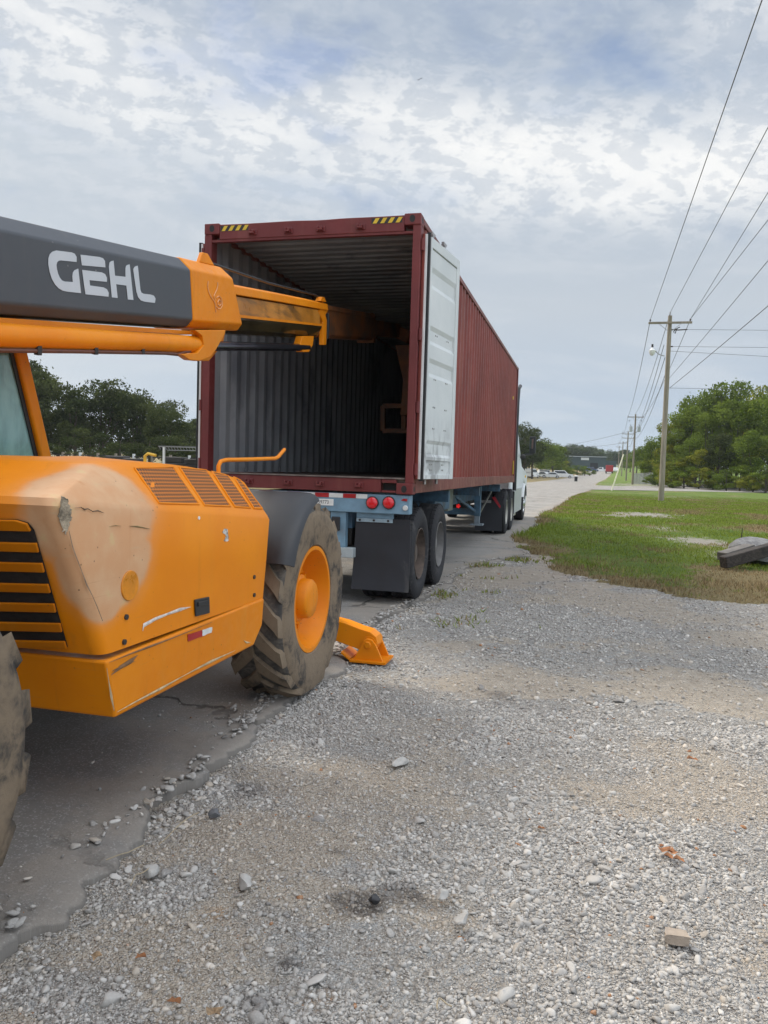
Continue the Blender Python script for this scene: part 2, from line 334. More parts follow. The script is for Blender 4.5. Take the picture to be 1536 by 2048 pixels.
def axis(lo, hi, d, far0, far1, g):
    a = list(np.arange(lo, hi, d)); s = d
    b = [a[0]]; 
    while b[-1] > far0: s = s*g; b.append(b[-1]-s)
    s = d; c = [a[-1]]
    while c[-1] < far1: s = s*g; c.append(c[-1]+s)
    return np.array(b[::-1][:-1]+a+c[1:])
def build_ground():
    X = axis(-2.4, 4.6, .035, -3000, 3000, 1.12); Y = axis(1.4, 9.5, .035, -300, 3200, 1.035)
    xx, yy = np.meshgrid(X, Y); zz = gz(xx, yy)
    near = sstep(40, 12, yy)*sstep(-12, 6, yy+12)
    g0 = grassm(xx, yy); g0 = np.where(yy > 60, np.where((xx > xr(yy)) | (xx < xl(yy)), 1, g0), g0)
    g0 = np.where((xx < -14.5), np.clip(.4+fbm(xx, yy, .2, 3, 2), 0, 1), g0)
    # smooth relief
    zz = zz - .035 + nz(xx, yy)*near*np.where(np.abs(xx) < 40, 1, 0) + g0*(.03+.12*(fbm(xx, yy, .12, 3, 8)-.5)*sstep(12, 25, yy))
    onroad = (xx < xr(yy)-.25) & (xx > xl(yy)+.3); zz = np.where(onroad, gz(xx, yy)-.10, zz)
    # little ditch along the far drive and ruts in the verge
    v = np.stack([xx, yy, zz], -1).reshape(-1, 3); ny, nx = xx.shape
    i = np.arange(ny*nx).reshape(ny, nx); f = np.stack([i[:-1, :-1], i[:-1, 1:], i[1:, 1:], i[1:, :-1]], -1).reshape(-1, 4)
    me = npmesh('ground', v, f)
    bare = blobs(xx, yy, [(1290, 1030, 70, 5), (1230, 1032, 40, 3, .8), (1395, 1080, 55, 9), (1330, 1057, 40, 3, .7), (1460, 1110, 60, 14, .7), (1290, 971, 60, 3, .6), (1350, 995, 40, 4, .4)], .5)*(yy > 9)
    ex = grassm(xx, yy-.9, .6); ex2 = grassm(xx, yy-2.0, .9)
    dry = np.clip((1-ex)*.8+(1-ex2)*.35+sstep(.5, .7, fbm(xx, yy, .35, 4, 9))*.55, 0, 1)
    dry = np.maximum(dry, blobs(xx, yy, [(1500, 1160, 110, 30), (1530, 1062, 40, 6), (1450, 1150, 80, 24, .8), (1060, 1095, 40, 14), (1110, 1100, 60, 10, .7)], .4))
    for nm, a in (('grass', g0), ('dirt', dirtf(xx, yy)), ('stain', blobs(xx, yy, STAIN, .5)), ('rust', blobs(xx, yy, RUST, .5)), ('bare', bare), ('dry', dry)):
        at = me.attributes.new(nm, 'FLOAT', 'POINT'); at.data.foreach_set('value', np.asarray(a, np.float32).ravel())
    for p in (): pass
    me.polygons.foreach_set('use_smooth', np.ones(len(me.polygons), bool))
    def fn(N):
        p = N.pos(); A = lambda k: N.attr(k).outputs['Fac']
        q2 = N.mapv(p, (1, 1, 0)); dist = N.vmath('LENGTH', p)
        fine = N.noise(q2, 9, 8, .7); mid = N.noise(q2, 1.6, 5, .6); big = N.noise(q2, .35, 4, .55)
        v1 = N.voro(q2, 55, 'F1', 'Color'); v1d = N.voro(q2, 55); v2 = N.voro(q2, 130, 'F1', 'Color'); v2d = N.voro(q2, 130)
        v3 = N.voro(q2, 26, 'F1', 'Color')
        r1 = N.sep(v1)[0]; r2 = N.sep(v2)[0]; r3 = N.sep(v3)[1]
        peb = N.ramp(r1, [(0, (.22, .20, .18)), (.45, (.36, .335, .305)), (.8, (.46, .435, .395)), (1, (.60, .575, .53))])
        grit = N.ramp(r2, [(0, (.24, .215, .19)), (.5, (.38, .35, .31)), (1, (.53, .50, .455))])
        gcol = N.mix(N.mp(mid, .35, .65), peb, grit)
        gcol = N.mix(N.mp(r3, .80, .86), gcol, (.40, .395, .38))
        gcol = N.mix(N.math('MULTIPLY', N.mp(big, .4, .7), .35), gcol, (.33, .32, .315), 'MIX')
        dcol = N.mix(N.mp(fine, .3, .7), (.38, .32, .25), (.54, .465, .375))
        dcol = N.mix(N.mp(r2, .72, .9, 0, .6), dcol, (.40, .385, .36))
        dm = N.math('ADD', A('dirt'), N.math('MULTIPLY', N.math('SUBTRACT', fine, .5), 1.2))
        col = N.mix(N.mp(dm, .12, .78, 0, .80), gcol, dcol)
        sm = N.math('MULTIPLY', A('stain'), N.mp(fine, .38, .58, .35, 1)); col = N.mix(N.math('MULTIPLY', sm, .8), col, (.045, .04, .042))
        rm = N.math('MULTIPLY', A('rust'), N.mp(fine, .40, .58)); col = N.mix(N.math('MULTIPLY', rm, .75), col, (.34, .19, .08))
        gn = N.noise(q2, 2.2, 6, .65); gf = N.noise(q2, 34, 4, .7)
        gr = N.mix(N.mp(gn, .3, .7), (.075, .135, .022), (.135, .20, .035)); gr = N.mix(N.mp(gf, .4, .75, 0, .6), gr, (.05, .085, .018))
        gr = N.mix(N.math('MULTIPLY', N.mp(big, .35, .65), .35), gr, (.22, .26, .06))
        dr = N.mix(N.mp(gf, .35, .65), (.14, .105, .055), (.31, .24, .13))
        dd = N.math('ADD', A('dry'), N.math('MULTIPLY', N.math('SUBTRACT', gn, .5), 1.1)); gr = N.mix(N.mp(dd, .25, .7, 0, .9), gr, dr)
        gm = N.math('ADD', A('grass'), N.math('MULTIPLY', N.math('SUBTRACT', gf, .5), 1.0)); col = N.mix(N.mp(gm, .42, .58), col, gr)
        col = N.mix(N.math('MULTIPLY', A('bare'), N.mp(gf, .3, .5)), col, N.mix(gf, (.26, .23, .20), (.44, .41, .37)))
        h = N.math('ADD', N.math('MULTIPLY', v1d, -.8), N.math('ADD', N.math('MULTIPLY', v2d, -.5), N.math('MULTIPLY', fine, .8)))
        return {'Base Color': col, 'Roughness': .93, 'Specular IOR Level': .2, 'Normal': N.bump(h, 1.0, .03)}
    me.materials.append(material('gravel_and_grass_ground', fn))
    o = bpy.data.objects.new('ground', me); COL.objects.link(o)
    tag(o, 'grey gravel yard and grass verge beside the road', 'ground', None, 'structure')
build_ground()

M_ASPH = None
def build_road():
    global M_ASPH
    ys = list(np.arange(-4, 9, .03))
    y = 9.0; st = .03
    while y < 700: st *= 1.02; y += st; ys.append(y)
    ys = np.array(ys)
    offs = np.array([.0, .004, .03, .07, .12, .18, .25, .34, .45, .6, .8, 1.05, 1.4, 1.9, 2.5, 3.3, 4.3, 5.6, 7.2, 9.2, 11.5])
    amp = sstep(40, 16, ys)
    ex = xr(ys)+((fbm(ys, ys*0, 1.3, 5, 3)-.5)*.42+(fbm(ys, ys*0, 9, 4, 6)-.5)*.16+(fbm(ys, ys*0, 34, 3, 16)-.5)*.06)*amp+.0
    w = (ex-xl(ys))
    xx = ex[:, None]-offs[None, :]*(w/11.5)[:, None]**1.0*np.where(w[:, None] > 11.5, 1.0, 1.0)
    yy = np.repeat(ys[:, None], len(offs), 1)
    yy = yy+(fbm(xx, yy, 8, 3, 77)-.5)*.04*amp[:, None]
    zz = gz(xx, yy)+(fbm(xx, yy, 1.6, 4, 12)-.5)*.028*amp[:, None]+(fbm(xx, yy, 10, 3, 15)-.5)*.008*amp[:, None]
    zz = zz-np.array([.10, .022, .010, .004, .001]+[0]*16)[None, :]*(.35+1.3*fbm(ys, ys*0, 2.2, 3, 9))[:, None]
    far = sstep(18, 40, ys)[:, None]; zz = zz+.006*far
    v = np.stack([xx, yy, zz], -1).reshape(-1, 3); ny, nx = xx.shape
    i = np.arange(ny*nx).reshape(ny, nx); f = np.stack([i[:-1, 1:], i[:-1, :-1], i[1:, :-1], i[1:, 1:]], -1).reshape(-1, 4)
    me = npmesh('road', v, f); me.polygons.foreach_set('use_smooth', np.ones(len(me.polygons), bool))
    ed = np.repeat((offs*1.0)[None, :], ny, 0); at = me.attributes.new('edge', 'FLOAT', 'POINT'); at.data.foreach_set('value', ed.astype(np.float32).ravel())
    def fn(N):
        p = N.mapv(N.pos(), (1, 1, 0)); e = N.attr('edge').outputs['Fac']
        n1 = N.noise(p, .7, 6, .6, .3); n2 = N.noise(p, 14, 8, .75); n3 = N.noise(N.mapv(p, (2.6, .12, 1)), 1.0, 5, .6)
        v = N.sep(N.voro(p, 150, 'F1', 'Color'))[0]
        c = N.mix(N.mp(n1, .3, .7), (.175, .164, .150), (.285, .268, .245)); c = N.mix(N.mp(n3, .35, .7, 0, .5), c, (.27, .26, .245))
        c = N.mix(N.mp(v, .8, .95, 0, .7), c, (.42, .41, .39)); c = N.mix(N.mp(n2, .55, .75, 0, .55), c, (.12, .115, .11))
        dust = N.math('ADD', N.noise(p, 1.7, 7, .65), N.math('MULTIPLY', N.mp(e, .7, 0), .17)); c = N.mix(N.mp(dust, .5, .68, 0, .7), c, (.315, .276, .232))
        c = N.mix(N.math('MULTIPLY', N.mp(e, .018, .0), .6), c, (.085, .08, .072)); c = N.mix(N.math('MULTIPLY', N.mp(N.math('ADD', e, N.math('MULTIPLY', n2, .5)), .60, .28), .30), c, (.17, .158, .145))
        cr = N.voro(N.vmath('ADD', p, N.vmath('MULTIPLY', N.noise(p, 2.2, 5, .6, 0, True), (.7, .7, 0))), .55, 'DISTANCE_TO_EDGE')
        crm = N.math('MULTIPLY', N.mp(cr, .016, .004), N.mp(N.noise(p, .8, 3), .45, .6)); c = N.mix(N.math('MULTIPLY', crm, .75), c, (.06, .055, .05))
        ds = N.mp(N.noise(p, .9, 5, .6, .6), .62, .74); c = N.mix(N.math('MULTIPLY', ds, .35), c, (.09, .085, .085))
        h = N.math('SUBTRACT', N.math('ADD', n2, N.math('MULTIPLY', v, .3)), N.math('MULTIPLY', crm, 1.2))
        return {'Base Color': c, 'Roughness': .9, 'Specular IOR Level': .25, 'Normal': N.bump(h, .8, .014)}
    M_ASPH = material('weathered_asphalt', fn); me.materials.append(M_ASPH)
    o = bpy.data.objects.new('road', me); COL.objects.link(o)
    tag(o, 'old grey asphalt road with a crumbling right edge', 'road', None, 'structure')
    # side drive crossing the lawn to the right
    lo = [PZ(1182, 980), PZ(1240, 980.6), PZ(1320, 982), PZ(1430, 984), PZ(1536, 986)]; hi = [PZ(1194, 971), PZ(1240, 972.5), PZ(1320, 974.2), PZ(1430, 976.4), PZ(1536, 978.4)]
    lo.append(lo[-1]+3*(lo[-1]-lo[-2])); hi.append(hi[-1]+3*(hi[-1]-hi[-2]))
    lo[0][0] -= 1.2; hi[0][0] -= 1.2
    m = MB(); R = []
    for a, b in zip(lo, hi):
        R.append([np.array([*(a+(b-a)*t)[:2], 0]) for t in (0, .25, .5, .75, 1)])
    for r in R:
        for q in r: q[2] = float(gz(q[0], q[1]))+.025
    m.ring(R, closed=False)
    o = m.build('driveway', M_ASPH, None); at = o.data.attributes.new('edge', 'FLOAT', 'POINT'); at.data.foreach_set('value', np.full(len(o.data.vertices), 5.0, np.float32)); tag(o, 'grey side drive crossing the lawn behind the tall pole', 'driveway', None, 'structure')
build_road()

# loose stones: one object, nobody could count them
def ico(sub):
    bm = bmesh.new(); bmesh.ops.create_icosphere(bm, subdivisions=sub, radius=1)
    v = np.array([p.co for p in bm.verts]); f = np.array([[q.index for q in p.verts] for p in bm.faces]); bm.free(); return v, f
def stone_variants(sub, n):
    v, f = ico(sub); out = []
    for k in range(n):
        w = v.copy()
        for j in range(11 if sub > 1 else 7):   # chop with planes for broken faces
            d = RNG.normal(size=3); d /= np.linalg.norm(d); h = RNG.uniform(.38, .78); t = w@d; w = w-np.outer(np.maximum(t-h, 0), d)
        w *= 1+RNG.uniform(-.10, .10, (len(w), 1)); w *= np.array([1, RNG.uniform(.65, .95), RNG.uniform(.5, .8)])
        out.append(w)
    return np.array(out), f
def scatter(n, xlo, xhi, ylo, yhi, dens):
    x = RNG.uniform(xlo, xhi, n); y = RNG.uniform(ylo, yhi, n); k = RNG.random(n) < dens(x, y); return x[k], y[k]
def infrustum(x, y, m=.7):
    Zc = y*_f[1]+x*_f[0]; Xc = x*_r[0]+y*_r[1]; return (Zc > 1.0) & (np.abs(Xc) < .5*Zc*1.0+m)
def build_gravel():
    V = []; F = []; Cc = []; off = 0
    def emit(x, y, r, sub, nv, sink=.30, tall=1.0):
        nonlocal off
        var, f = stone_variants(sub, nv); n = len(x); k = RNG.integers(0, nv, n); a = RNG.uniform(0, 2*math.pi, n); t = RNG.normal(0, .35, (n, 2))
        v = var[k]*np.stack([r*RNG.uniform(.8, 1.25, n), r, r*RNG.uniform(.7, 1.1, n)*tall], 1)[:, None, :]
        ca, sa = np.cos(a)[:, None], np.sin(a)[:, None]
        vx = v[..., 0]*ca-v[..., 1]*sa; vy = v[..., 0]*sa+v[..., 1]*ca; vz = v[..., 2]+vx*t[:, :1]*.6+vy*t[:, 1:]*.6
        onr = x < xr(y)-.02
        z0 = np.where(onr, gz(x, y)+.004, gz(x, y)-.035+nz(x, y))+r*.62*(.5-sink)
        vv = np.stack([vx+x[:, None], vy+y[:, None], vz+z0[:, None]], -1)
        ff = f[None]+(off+np.arange(n)[:, None, None]*v.shape[1]); off += n*v.shape[1]
        d = dirtf(x, y); c = np.clip(RNG.beta(2.2, 2.6, n)*.95+.05, 0, 1); w = np.clip(d*.6+RNG.normal(.15, .25, n), 0, 1)
        st = blobs(x, y, STAIN, .5)
        V.append(vv.reshape(-1, 3)); F.append(ff.reshape(-1, 3)); Cc.append(np.repeat(np.stack([c*(1-.75*st), w, RNG.random(n), np.ones(n)], 1), len(f), 0))
    def dens(base, lo=.12, p=1.0):
        def d(x, y):
            clump = sstep(.36, .62, fbm(x, y, 2.6, 3, 51)); dd = dirtf(x, y); g = blobs(x, y, GRAV)
            k = base*np.clip((1-dd)**1.8*(.12+.55*clump)+lo*.6+g*(.18+.30*clump), 0, 1)
            k = np.where(x < xr(y)+.0, k*np.maximum(.16*sstep(.30, 0, xr(y)-x)*sstep(.4, .65, fbm(x, y, 3, 3, 8)), .006), k)
            k = np.where(grassm(x, y) > .5, k*.03, k); return np.where(infrustum(x, y), k, 0)
        return d
    emit(*(lambda q: (q[0], q[1], RNG.lognormal(-3.95, .30, len(q[0])).clip(.010, .040)))(scatter(17000, -2.4, 2.6, 1.5, 5.5, dens(.27, .05))), 2, 26)
    emit(*(lambda q: (q[0], q[1], RNG.lognormal(-4.65, .30, len(q[0])).clip(.005, .018)))(scatter(150000, -2.4, 2.6, 1.5, 5.0, dens(.8, .26))), 1, 40)
    emit(*(lambda q: (q[0], q[1], RNG.lognormal(-5.6, .33, len(q[0])).clip(.002, .007)))(scatter(420000, -2.4, 2.4, 1.5, 5.2, dens(1.0, .62))), 0, 24)
    emit(*(lambda q: (q[0], q[1], RNG.lognormal(-4.55, .38, len(q[0])).clip(.005, .032)))(scatter(110000, -2.2, 5.4, 5.0, 10.5, dens(.8, .34))), 1, 40)
    emit(*(lambda q: (q[0], q[1], RNG.lognormal(-4.0, .35, len(q[0])).clip(.009, .04)))(scatter(26000, -1.6, 7.0, 10.5, 15.0, dens(.8, .1))), 1, 30)
    # crumbs of broken paving lying along the rim
    n = 3600; y = RNG.uniform(1.6, 16, n); x = xr(y)+np.where(RNG.random(n) < .3, -.6, 1)*np.abs(RNG.normal(0, .10, n)); k = (fbm(x, y, 2, 3, 4) > .42) & infrustum(x, y)
    emit(x[k], y[k], RNG.lognormal(-4.1, .42, k.sum()).clip(.005, .026), 2, 20, .35, .8)
    V = np.concatenate(V); F = np.concatenate(F); Cc = np.concatenate(Cc)
    me = npmesh('gravel', V, F); ca = me.attributes.new('tint', 'FLOAT_COLOR', 'FACE'); ca.data.foreach_set('color', Cc.astype(np.float32).ravel())
    def fn(N):
        s = N.sep(N.attr('tint').outputs['Vector']); p = N.pos(); n = N.noise(p, 160, 4, .6)
        g = N.ramp(s[0], [(0, (.15, .142, .135)), (.35, (.30, .283, .262)), (.7, (.42, .40, .37)), (1, (.58, .555, .52))])
        t = N.ramp(s[0], [(0, (.19, .16, .125)), (.5, (.40, .345, .28)), (1, (.58, .52, .445))])
        c = N.mix(N.mp(s[1], .35, .9), g, t); c = N.mix(N.mp(s[2], .994, .997), c, (.30, .15, .07)); c = N.mix(N.mp(n, .4, .75, 0, .35), c, (.5, .48, .45))
        return {'Base Color': c, 'Roughness': .88, 'Specular IOR Level': .25}
    me.materials.append(material('limestone_gravel', fn))
    o = bpy.data.objects.new('gravel', me); COL.objects.link(o); tag(o, 'loose grey limestone gravel scattered over the yard', 'gravel', None, 'stuff')
    print('gravel faces', len(F))
build_gravel()

def build_grass():
    n = 680000
    y = 9+(RNG.random(n)**1.7)*75; x = RNG.uniform(-2.5, 36, n)
    k = (infrustum(x, y, 3.0)) & (grassm(x, y) > .5) & (x > xr(y)+.0); 
    x, y = x[k], y[k]; dn = np.clip(blobs(x, y, [(1290, 1030, 70, 5), (1395, 1080, 55, 9), (1230, 1032, 40, 3)], .5), 0, 1); k = RNG.random(len(x)) > dn; x, y = x[k], y[k]
    ex = grassm(x, y-.9, .6); ex2 = grassm(x, y-2.0, .9); nn = fbm(x, y, .8, 4, 19)
    dry = np.clip((1-ex)*.7+(1-ex2)*.30+(nn-.42)*2.6+blobs(x, y, [(1500, 1160, 110, 30), (1530, 1062, 40, 6), (1060, 1095, 40, 14)], .4)+RNG.normal(0, .16, len(x)), 0, 1)
    # sparse weeds out on the gravel rim
    m = 5000; y2 = RNG.uniform(7, 16, m); x2 = xr(y2)+np.abs(RNG.normal(.25, .5, m)); k2 = (fbm(x2, y2, 1.7, 4, 63) > .665) & (x2 < 4); x2, y2 = x2[k2], y2[k2]
    x = np.concatenate([x, x2]); y = np.concatenate([y, y2]); dry = np.concatenate([dry, np.clip(.45+RNG.normal(0, .3, len(x2)), 0, 1)])
    n = len(x); tuft = sstep(.45, .7, fbm(x, y, 1.2, 3, 29)); rim = sstep(.9, 0, np.abs(x-xr(y)))*(y > 16)
    h = (.022+.04*RNG.random(n)+.03*tuft+.09*rim*RNG.random(n))*np.where(y > 30, 1.1, 1)*sstep(74, 40, y); w = .004+.0006*y
    a = RNG.uniform(0, 2*math.pi, n); lean = RNG.normal(0, .55, (n, 2))*h[:, None]
    z = gz(x, y)-.01+.12*(fbm(x, y, .12, 3, 8)-.5)*sstep(12, 25, y)
    b0 = np.stack([x-np.cos(a)*w, y-np.sin(a)*w, z-.02], -1); b1 = np.stack([x+np.cos(a)*w, y+np.sin(a)*w, z-.02], -1)
    h[-len(x2):] *= .55
    tp = np.stack([x+lean[:, 0], y+lean[:, 1], z+h], -1)
    V = np.stack([b0, b1, tp], 1).reshape(-1, 3); F = np.arange(3*n).reshape(-1, 3)
    me = npmesh('grass', V, F); ca = me.attributes.new('dryness', 'FLOAT_COLOR', 'FACE')
    ca.data.foreach_set('color', np.stack([dry, RNG.random(n), RNG.random(n), np.ones(n)], 1).astype(np.float32).ravel())
    def fn(N):
        s = N.sep(N.attr('dryness').outputs['Vector'])
        g = N.mix(s[1], (.11, .155, .022), (.27, .33, .065)); d = N.mix(s[1], (.15, .11, .06), (.38, .29, .16))
        c = N.mix(N.mp(s[0], .35, .75), g, d)
        df = N.node('ShaderNodeBsdfDiffuse'); N.set(df.inputs[0], c); tr = N.node('ShaderNodeBsdfTranslucent'); N.set(tr.inputs[0], c)
        mx = N.node('ShaderNodeMixShader'); mx.inputs[0].default_value = .3; N.t.links.new(df.outputs[0], mx.inputs[1]); N.t.links.new(tr.outputs[0], mx.inputs[2]); return mx.outputs[0]
    me.materials.append(material('grass_blades', fn)); o = bpy.data.objects.new('grass', me); COL.objects.link(o)
    tag(o, 'short green and brown grass growing on the verge', 'grass', None, 'stuff'); print('blades', n)
build_grass()

def build_hills():
    m = MB(); R = []
    for k, (dist, w) in enumerate(((1500, 0), (1750, .55), (2050, 1.0), (2400, .7), (2800, 0))):
        r = []
        for a in np.linspace(-2.3, 2.3, 180):
            hh = 30+36*float(fbm(a*3.0, 0, 1, 4, 3))+22*math.exp(-((a-.005)/.03)**2); r.append((dist*math.sin(a), dist*math.cos(a), -4+w*hh))
        R.append(r)
    m.ring(R, closed=False)
    def fn(N):
        p = N.pos(); n = N.noise(p, .03, 8, .7); return {'Base Color': N.mix(N.mp(n, .35, .65), (.03, .055, .02), (.07, .10, .035)), 'Roughness': 1.0, 'Normal': N.bump(n, 1.0, 12)}
    o = m.build('hills', material('wooded_hills', fn), None, recalc=False, ang=180); tag(o, 'low wooded hills fading on the horizon', 'hills', None, 'structure')
build_hills()
# ================================================================== the telehandler
def paint_orange(name, dust=.5, patch=False, dark=1.0):
    def fn(N):
        o = N.obj(); p = N.pos(); n = N.noise(o, 2.2, 6, .6); f = N.noise(o, 22, 6, .65)
        base = N.mix(N.mp(n, .3, .7), (.70*dark, .205*dark, .002*dark), (.76*dark, .245*dark, .004*dark))
        base = N.mix(N.mp(N.noise(N.mapv(o, (3, 3, .35)), 2.5, 5, .6), .52, .75, 0, .35*dust), base, (.58, .25, .04))
        r = N.mp(f, .3, .7, .36, .55)
        if patch:
            y = N.sep(p); 
            def ell(cx, cy, cz, rx, ry, rz):
                v = N.vmath('MULTIPLY', N.vmath('SUBTRACT', p, (cx, cy, cz)), (1/rx, 1/ry, 1/rz)); return N.vmath('LENGTH', v)
            d = N.math('MINIMUM', ell(-1.68, 2.51, 1.31, .27, .35, .25), N.math('MINIMUM', ell(-1.67, 2.52, 1.10, .13, .28, .20), ell(-1.68, 2.50, 1.00, .09, .13, .13)))
            d = N.math('ADD', d, N.math('MULTIPLY', N.math('SUBTRACT', N.noise(p, 5.5, 5, .6), .5), .32))
            mk = N.mp(d, 1.08, .88)
            pk = N.mix(N.mp(N.noise(p, 4.5, 6, .6), .35, .68), (.56, .30, .15), (.60, .37, .21)); pk = N.mix(N.mp(N.noise(p, 9, 4), .6, .72, 0, .35), pk, (.52, .44, .20))
            st = N.noise(N.mapv(p, (4, 2.2, 26)), 1.0, 6, .6); pk = N.mix(N.mp(st, .60, .72, 0, .45), pk, (.50, .36, .22))
            halo = N.mp(d, 1.35, 1.0); base = N.mix(N.math('MULTIPLY', halo, .35), base, (.66, .27, .08)); base = N.mix(mk, base, pk)
            r = N.mix(mk, (.42, .42, .42), (.6, .6, .6))
        d2 = N.noise(o, 6, 8, .72, .4); base = N.mix(N.mp(d2, .62, .78, 0, .55*dust), base, (.23, .125, .05))
        sc = N.noise(N.mapv(o, (2, 1.5, 70)), 1.0, 5, .7); base = N.mix(N.math('MULTIPLY', N.mp(sc, .63, .70), N.mp(N.noise(o, 1.3, 3), .48, .62, 0, .35)), base, (.40, .20, .08))
        dot = N.voro(o, 24); base = N.mix(N.math('MULTIPLY', N.mp(dot, .10, .06), N.mp(N.noise(o, 2.7, 3), .50, .60, 0, .8)), base, (.12, .07, .04))
        dr = N.noise(N.mapv(o, (14, 14, .7)), 1.0, 5, .6); base = N.mix(N.mp(dr, .58, .75, 0, .30), base, (.42, .15, .02))
        ch = N.noise(N.mapv(o, (5, 9, 40)), 1.0, 4, .6); base = N.mix(N.mp(ch, .70, .74, 0, .4*dust), base, (.36, .17, .06))
        return {'Base Color': base, 'Roughness': r, 'Specular IOR Level': .25, 'Normal': N.bump(N.noise(o, 3.2, 3, .5), .10, .02)}
    return material(name, fn)
ORANGE = paint_orange('orange_paint', .45); ORANGE_HOOD = paint_orange('faded_orange_paint', .35, True); ORANGE_WORN = paint_orange('worn_orange_paint', .9, False, .92)
ORANGE_RIM = paint_orange('rim_orange_paint', .6)
SLAT = paint_orange('dull_slat_paint', .8, False, .74)
def boomgrey():
    def fn(N):
        o = N.obj(); n = N.noise(o, 2.2, 6, .6); s = N.noise(N.mapv(o, (2, .8, 60), (.18, 0, 0)), 1.0, 5, .7); d = N.noise(N.mapv(o, (9, 9, .8)), 1.2, 6, .65)
        c = N.mix(N.mp(n, .3, .7), (.058, .063, .072), (.074, .079, .088)); c = N.mix(N.math('MULTIPLY', N.mp(s, .62, .70), N.mp(N.noise(o, 1.1, 3), .5, .64, 0, .5)), c, (.17, .17, .17))
        c = N.mix(N.mp(d, .55, .75, 0, .4), c, (.10, .095, .088)); q = N.voro(o, 17); c = N.mix(N.math('MULTIPLY', N.mp(q, .10, .05), N.mp(N.noise(o, 3.1, 3), .52, .6, 0, .9)), c, (.24, .23, .22))
        return {'Base Color': c, 'Roughness': N.mp(n, .2, .8, .42, .62), 'Specular IOR Level': .4, 'Normal': N.bump(n, .06, .02)}
    return material('charcoal_boom_paint', fn)
GREY = boomgrey()
BLACKP = simple('black_plastic', (.020, .021, .024), .45, 0, .25, 4, .05, (.06, .06, .065), .02)
DARK = simple('grimy_dark_steel', (.030, .028, .026), .7, 0, .3, 5, .1)
STEEL = simple('bare_steel', (.35, .34, .33), .4, .7, .2, 8)
CHROME = simple('dark_chrome_rod', (.10, .10, .12), .18, .9, .05, 3)
LETTER = simple('pale_grey_lettering', (.50, .53, .56), .5, 0, .04, 4)
WHITEP = simple('white_paint', (.72, .73, .72), .45, 0, .06, 3, 0, (.45, .43, .40), .02)
def rubber(name, mud=.5, base=(.028, .027, .026), mudc=(.20, .15, .10)):
    def fn(N):
        o = N.obj(); n = N.noise(o, 3.2, 8, .65); f = N.noise(o, 30, 6, .7); s = N.noise(N.mapv(o, (1, 1, 1)), 9, 7, .7, 1.2)
        c = N.mix(f, base, tuple(v*1.7 for v in base)); mk = N.math('MULTIPLY', N.mp(N.math('ADD', n, N.math('MULTIPLY', N.math('SUBTRACT', s, .5), .5)), .58-.28*mud, .80-.28*mud), .8)
        c = N.mix(mk, c, N.mix(f, mudc, tuple(v*1.35 for v in mudc)))
        return {'Base Color': c, 'Roughness': .86, 'Specular IOR Level': .3, 'Normal': N.bump(N.math('ADD', f, s), .35, .012)}
    return material(name, fn)
RUB_MUD = rubber('muddy_tyre_rubber', .85); RUB_TREAD = rubber('scuffed_tyre_rubber', .45, (.040, .038, .036), (.15, .132, .11))
RUB = rubber('black_tyre_rubber', .10, (.020, .020, .022), (.09, .085, .08))
def scratchy(name, c): return simple(name, c, .7, 0, .3, 30)

TX = -2.88                      # centre line of the machine
tele = empty('telehandler', (TX, 3.3, 0), 'orange telehandler with a charcoal boom reaching into the open red container', 'telehandler')

# ---- engine hood: rings of the plan outline, from the bottom edge up to the rounded top
HS = -1.68
def hood_rings():
    zb_r, zb_f = PX(205, 1312, HS), PX(528, 1196, HS); c_r, c_f = PX(110, 1005, HS), PX(541, 1035, HS)
    t_r, t_f = PX(168, 921, HS-.17), PX(492, 955, HS-.15)
    L = []
    def ring(rx, yr, zr, yf, zf, lx, rr, rf):
        pts = []
        def P(x, y): t = (y-yr)/(yf-yr); return np.array([x, y, zr+(zf-zr)*t])
        pts.append(P(lx, yr))
        for k in range(6): a = -math.pi/2+k/5*math.pi/2; pts.append(P(rx-rr+rr*math.cos(a), yr+rr+rr*math.sin(a)))
        for k in range(1, 8): pts.append(P(rx, yr+rr+(yf-rf-yr-rr)*k/8))
        for k in range(6): a = k/5*math.pi/2; pts.append(P(rx-rf+rf*math.cos(a), yf-rf+rf*math.sin(a)))
        pts.append(P(lx, yf)); return pts
    def curve(r, drop):   # the top falls away towards the front
        ys = [p[1] for p in r]; y0, y1 = min(ys), max(ys)
        for p in r: t = (p[1]-y0)/(y1-y0); p[2] += drop*(4*t*(1-t))
        return r
    L.append(ring(HS, zb_r[1], zb_r[2], zb_f[1], zb_f[2], HS-.95, .05, .02))
    L.append(ring(HS+.002, zb_r[1]+(c_r[1]-zb_r[1])*.5, (zb_r[2]+c_r[2])/2, (zb_f[1]+c_f[1])/2, (zb_f[2]+c_f[2])/2, HS-.95, .05, .02))
    L.append(ring(HS, c_r[1], c_r[2]-.012, c_f[1], c_f[2]-.012, HS-.95, .05, .02))
    L.append(ring(HS-.012, c_r[1]+.008, c_r[2]+.014, c_f[1]-.006, c_f[2]+.014, HS-.95, .05, .02))
    L.append(curve(ring(HS-.15, t_r[1]-.02, t_r[2]-.035, t_f[1], t_f[2]-.028, HS-.95, .06, .03), .02))
    L.append(curve(ring(HS-.172, t_r[1]+.0, t_r[2]-.016, t_f[1]-.015, t_f[2]-.012, HS-.95, .06, .03), .025))
    L.append(curve(ring(HS-.205, t_r[1]+.04, t_r[2]-.004, t_f[1]-.05, t_f[2]+.0, HS-.95, .06, .03), .03))
    L.append(curve(ring(HS-.6, t_r[1]+.40, t_r[2]+.012, t_f[1]-.25, t_f[2]+.02, HS-.95, .06, .03), .03))
    return L
HR = hood_rings()
m = MB(); m.ring(HR, closed=False)
m.add(HR[-1], [tuple(range(len(HR[-1])))])
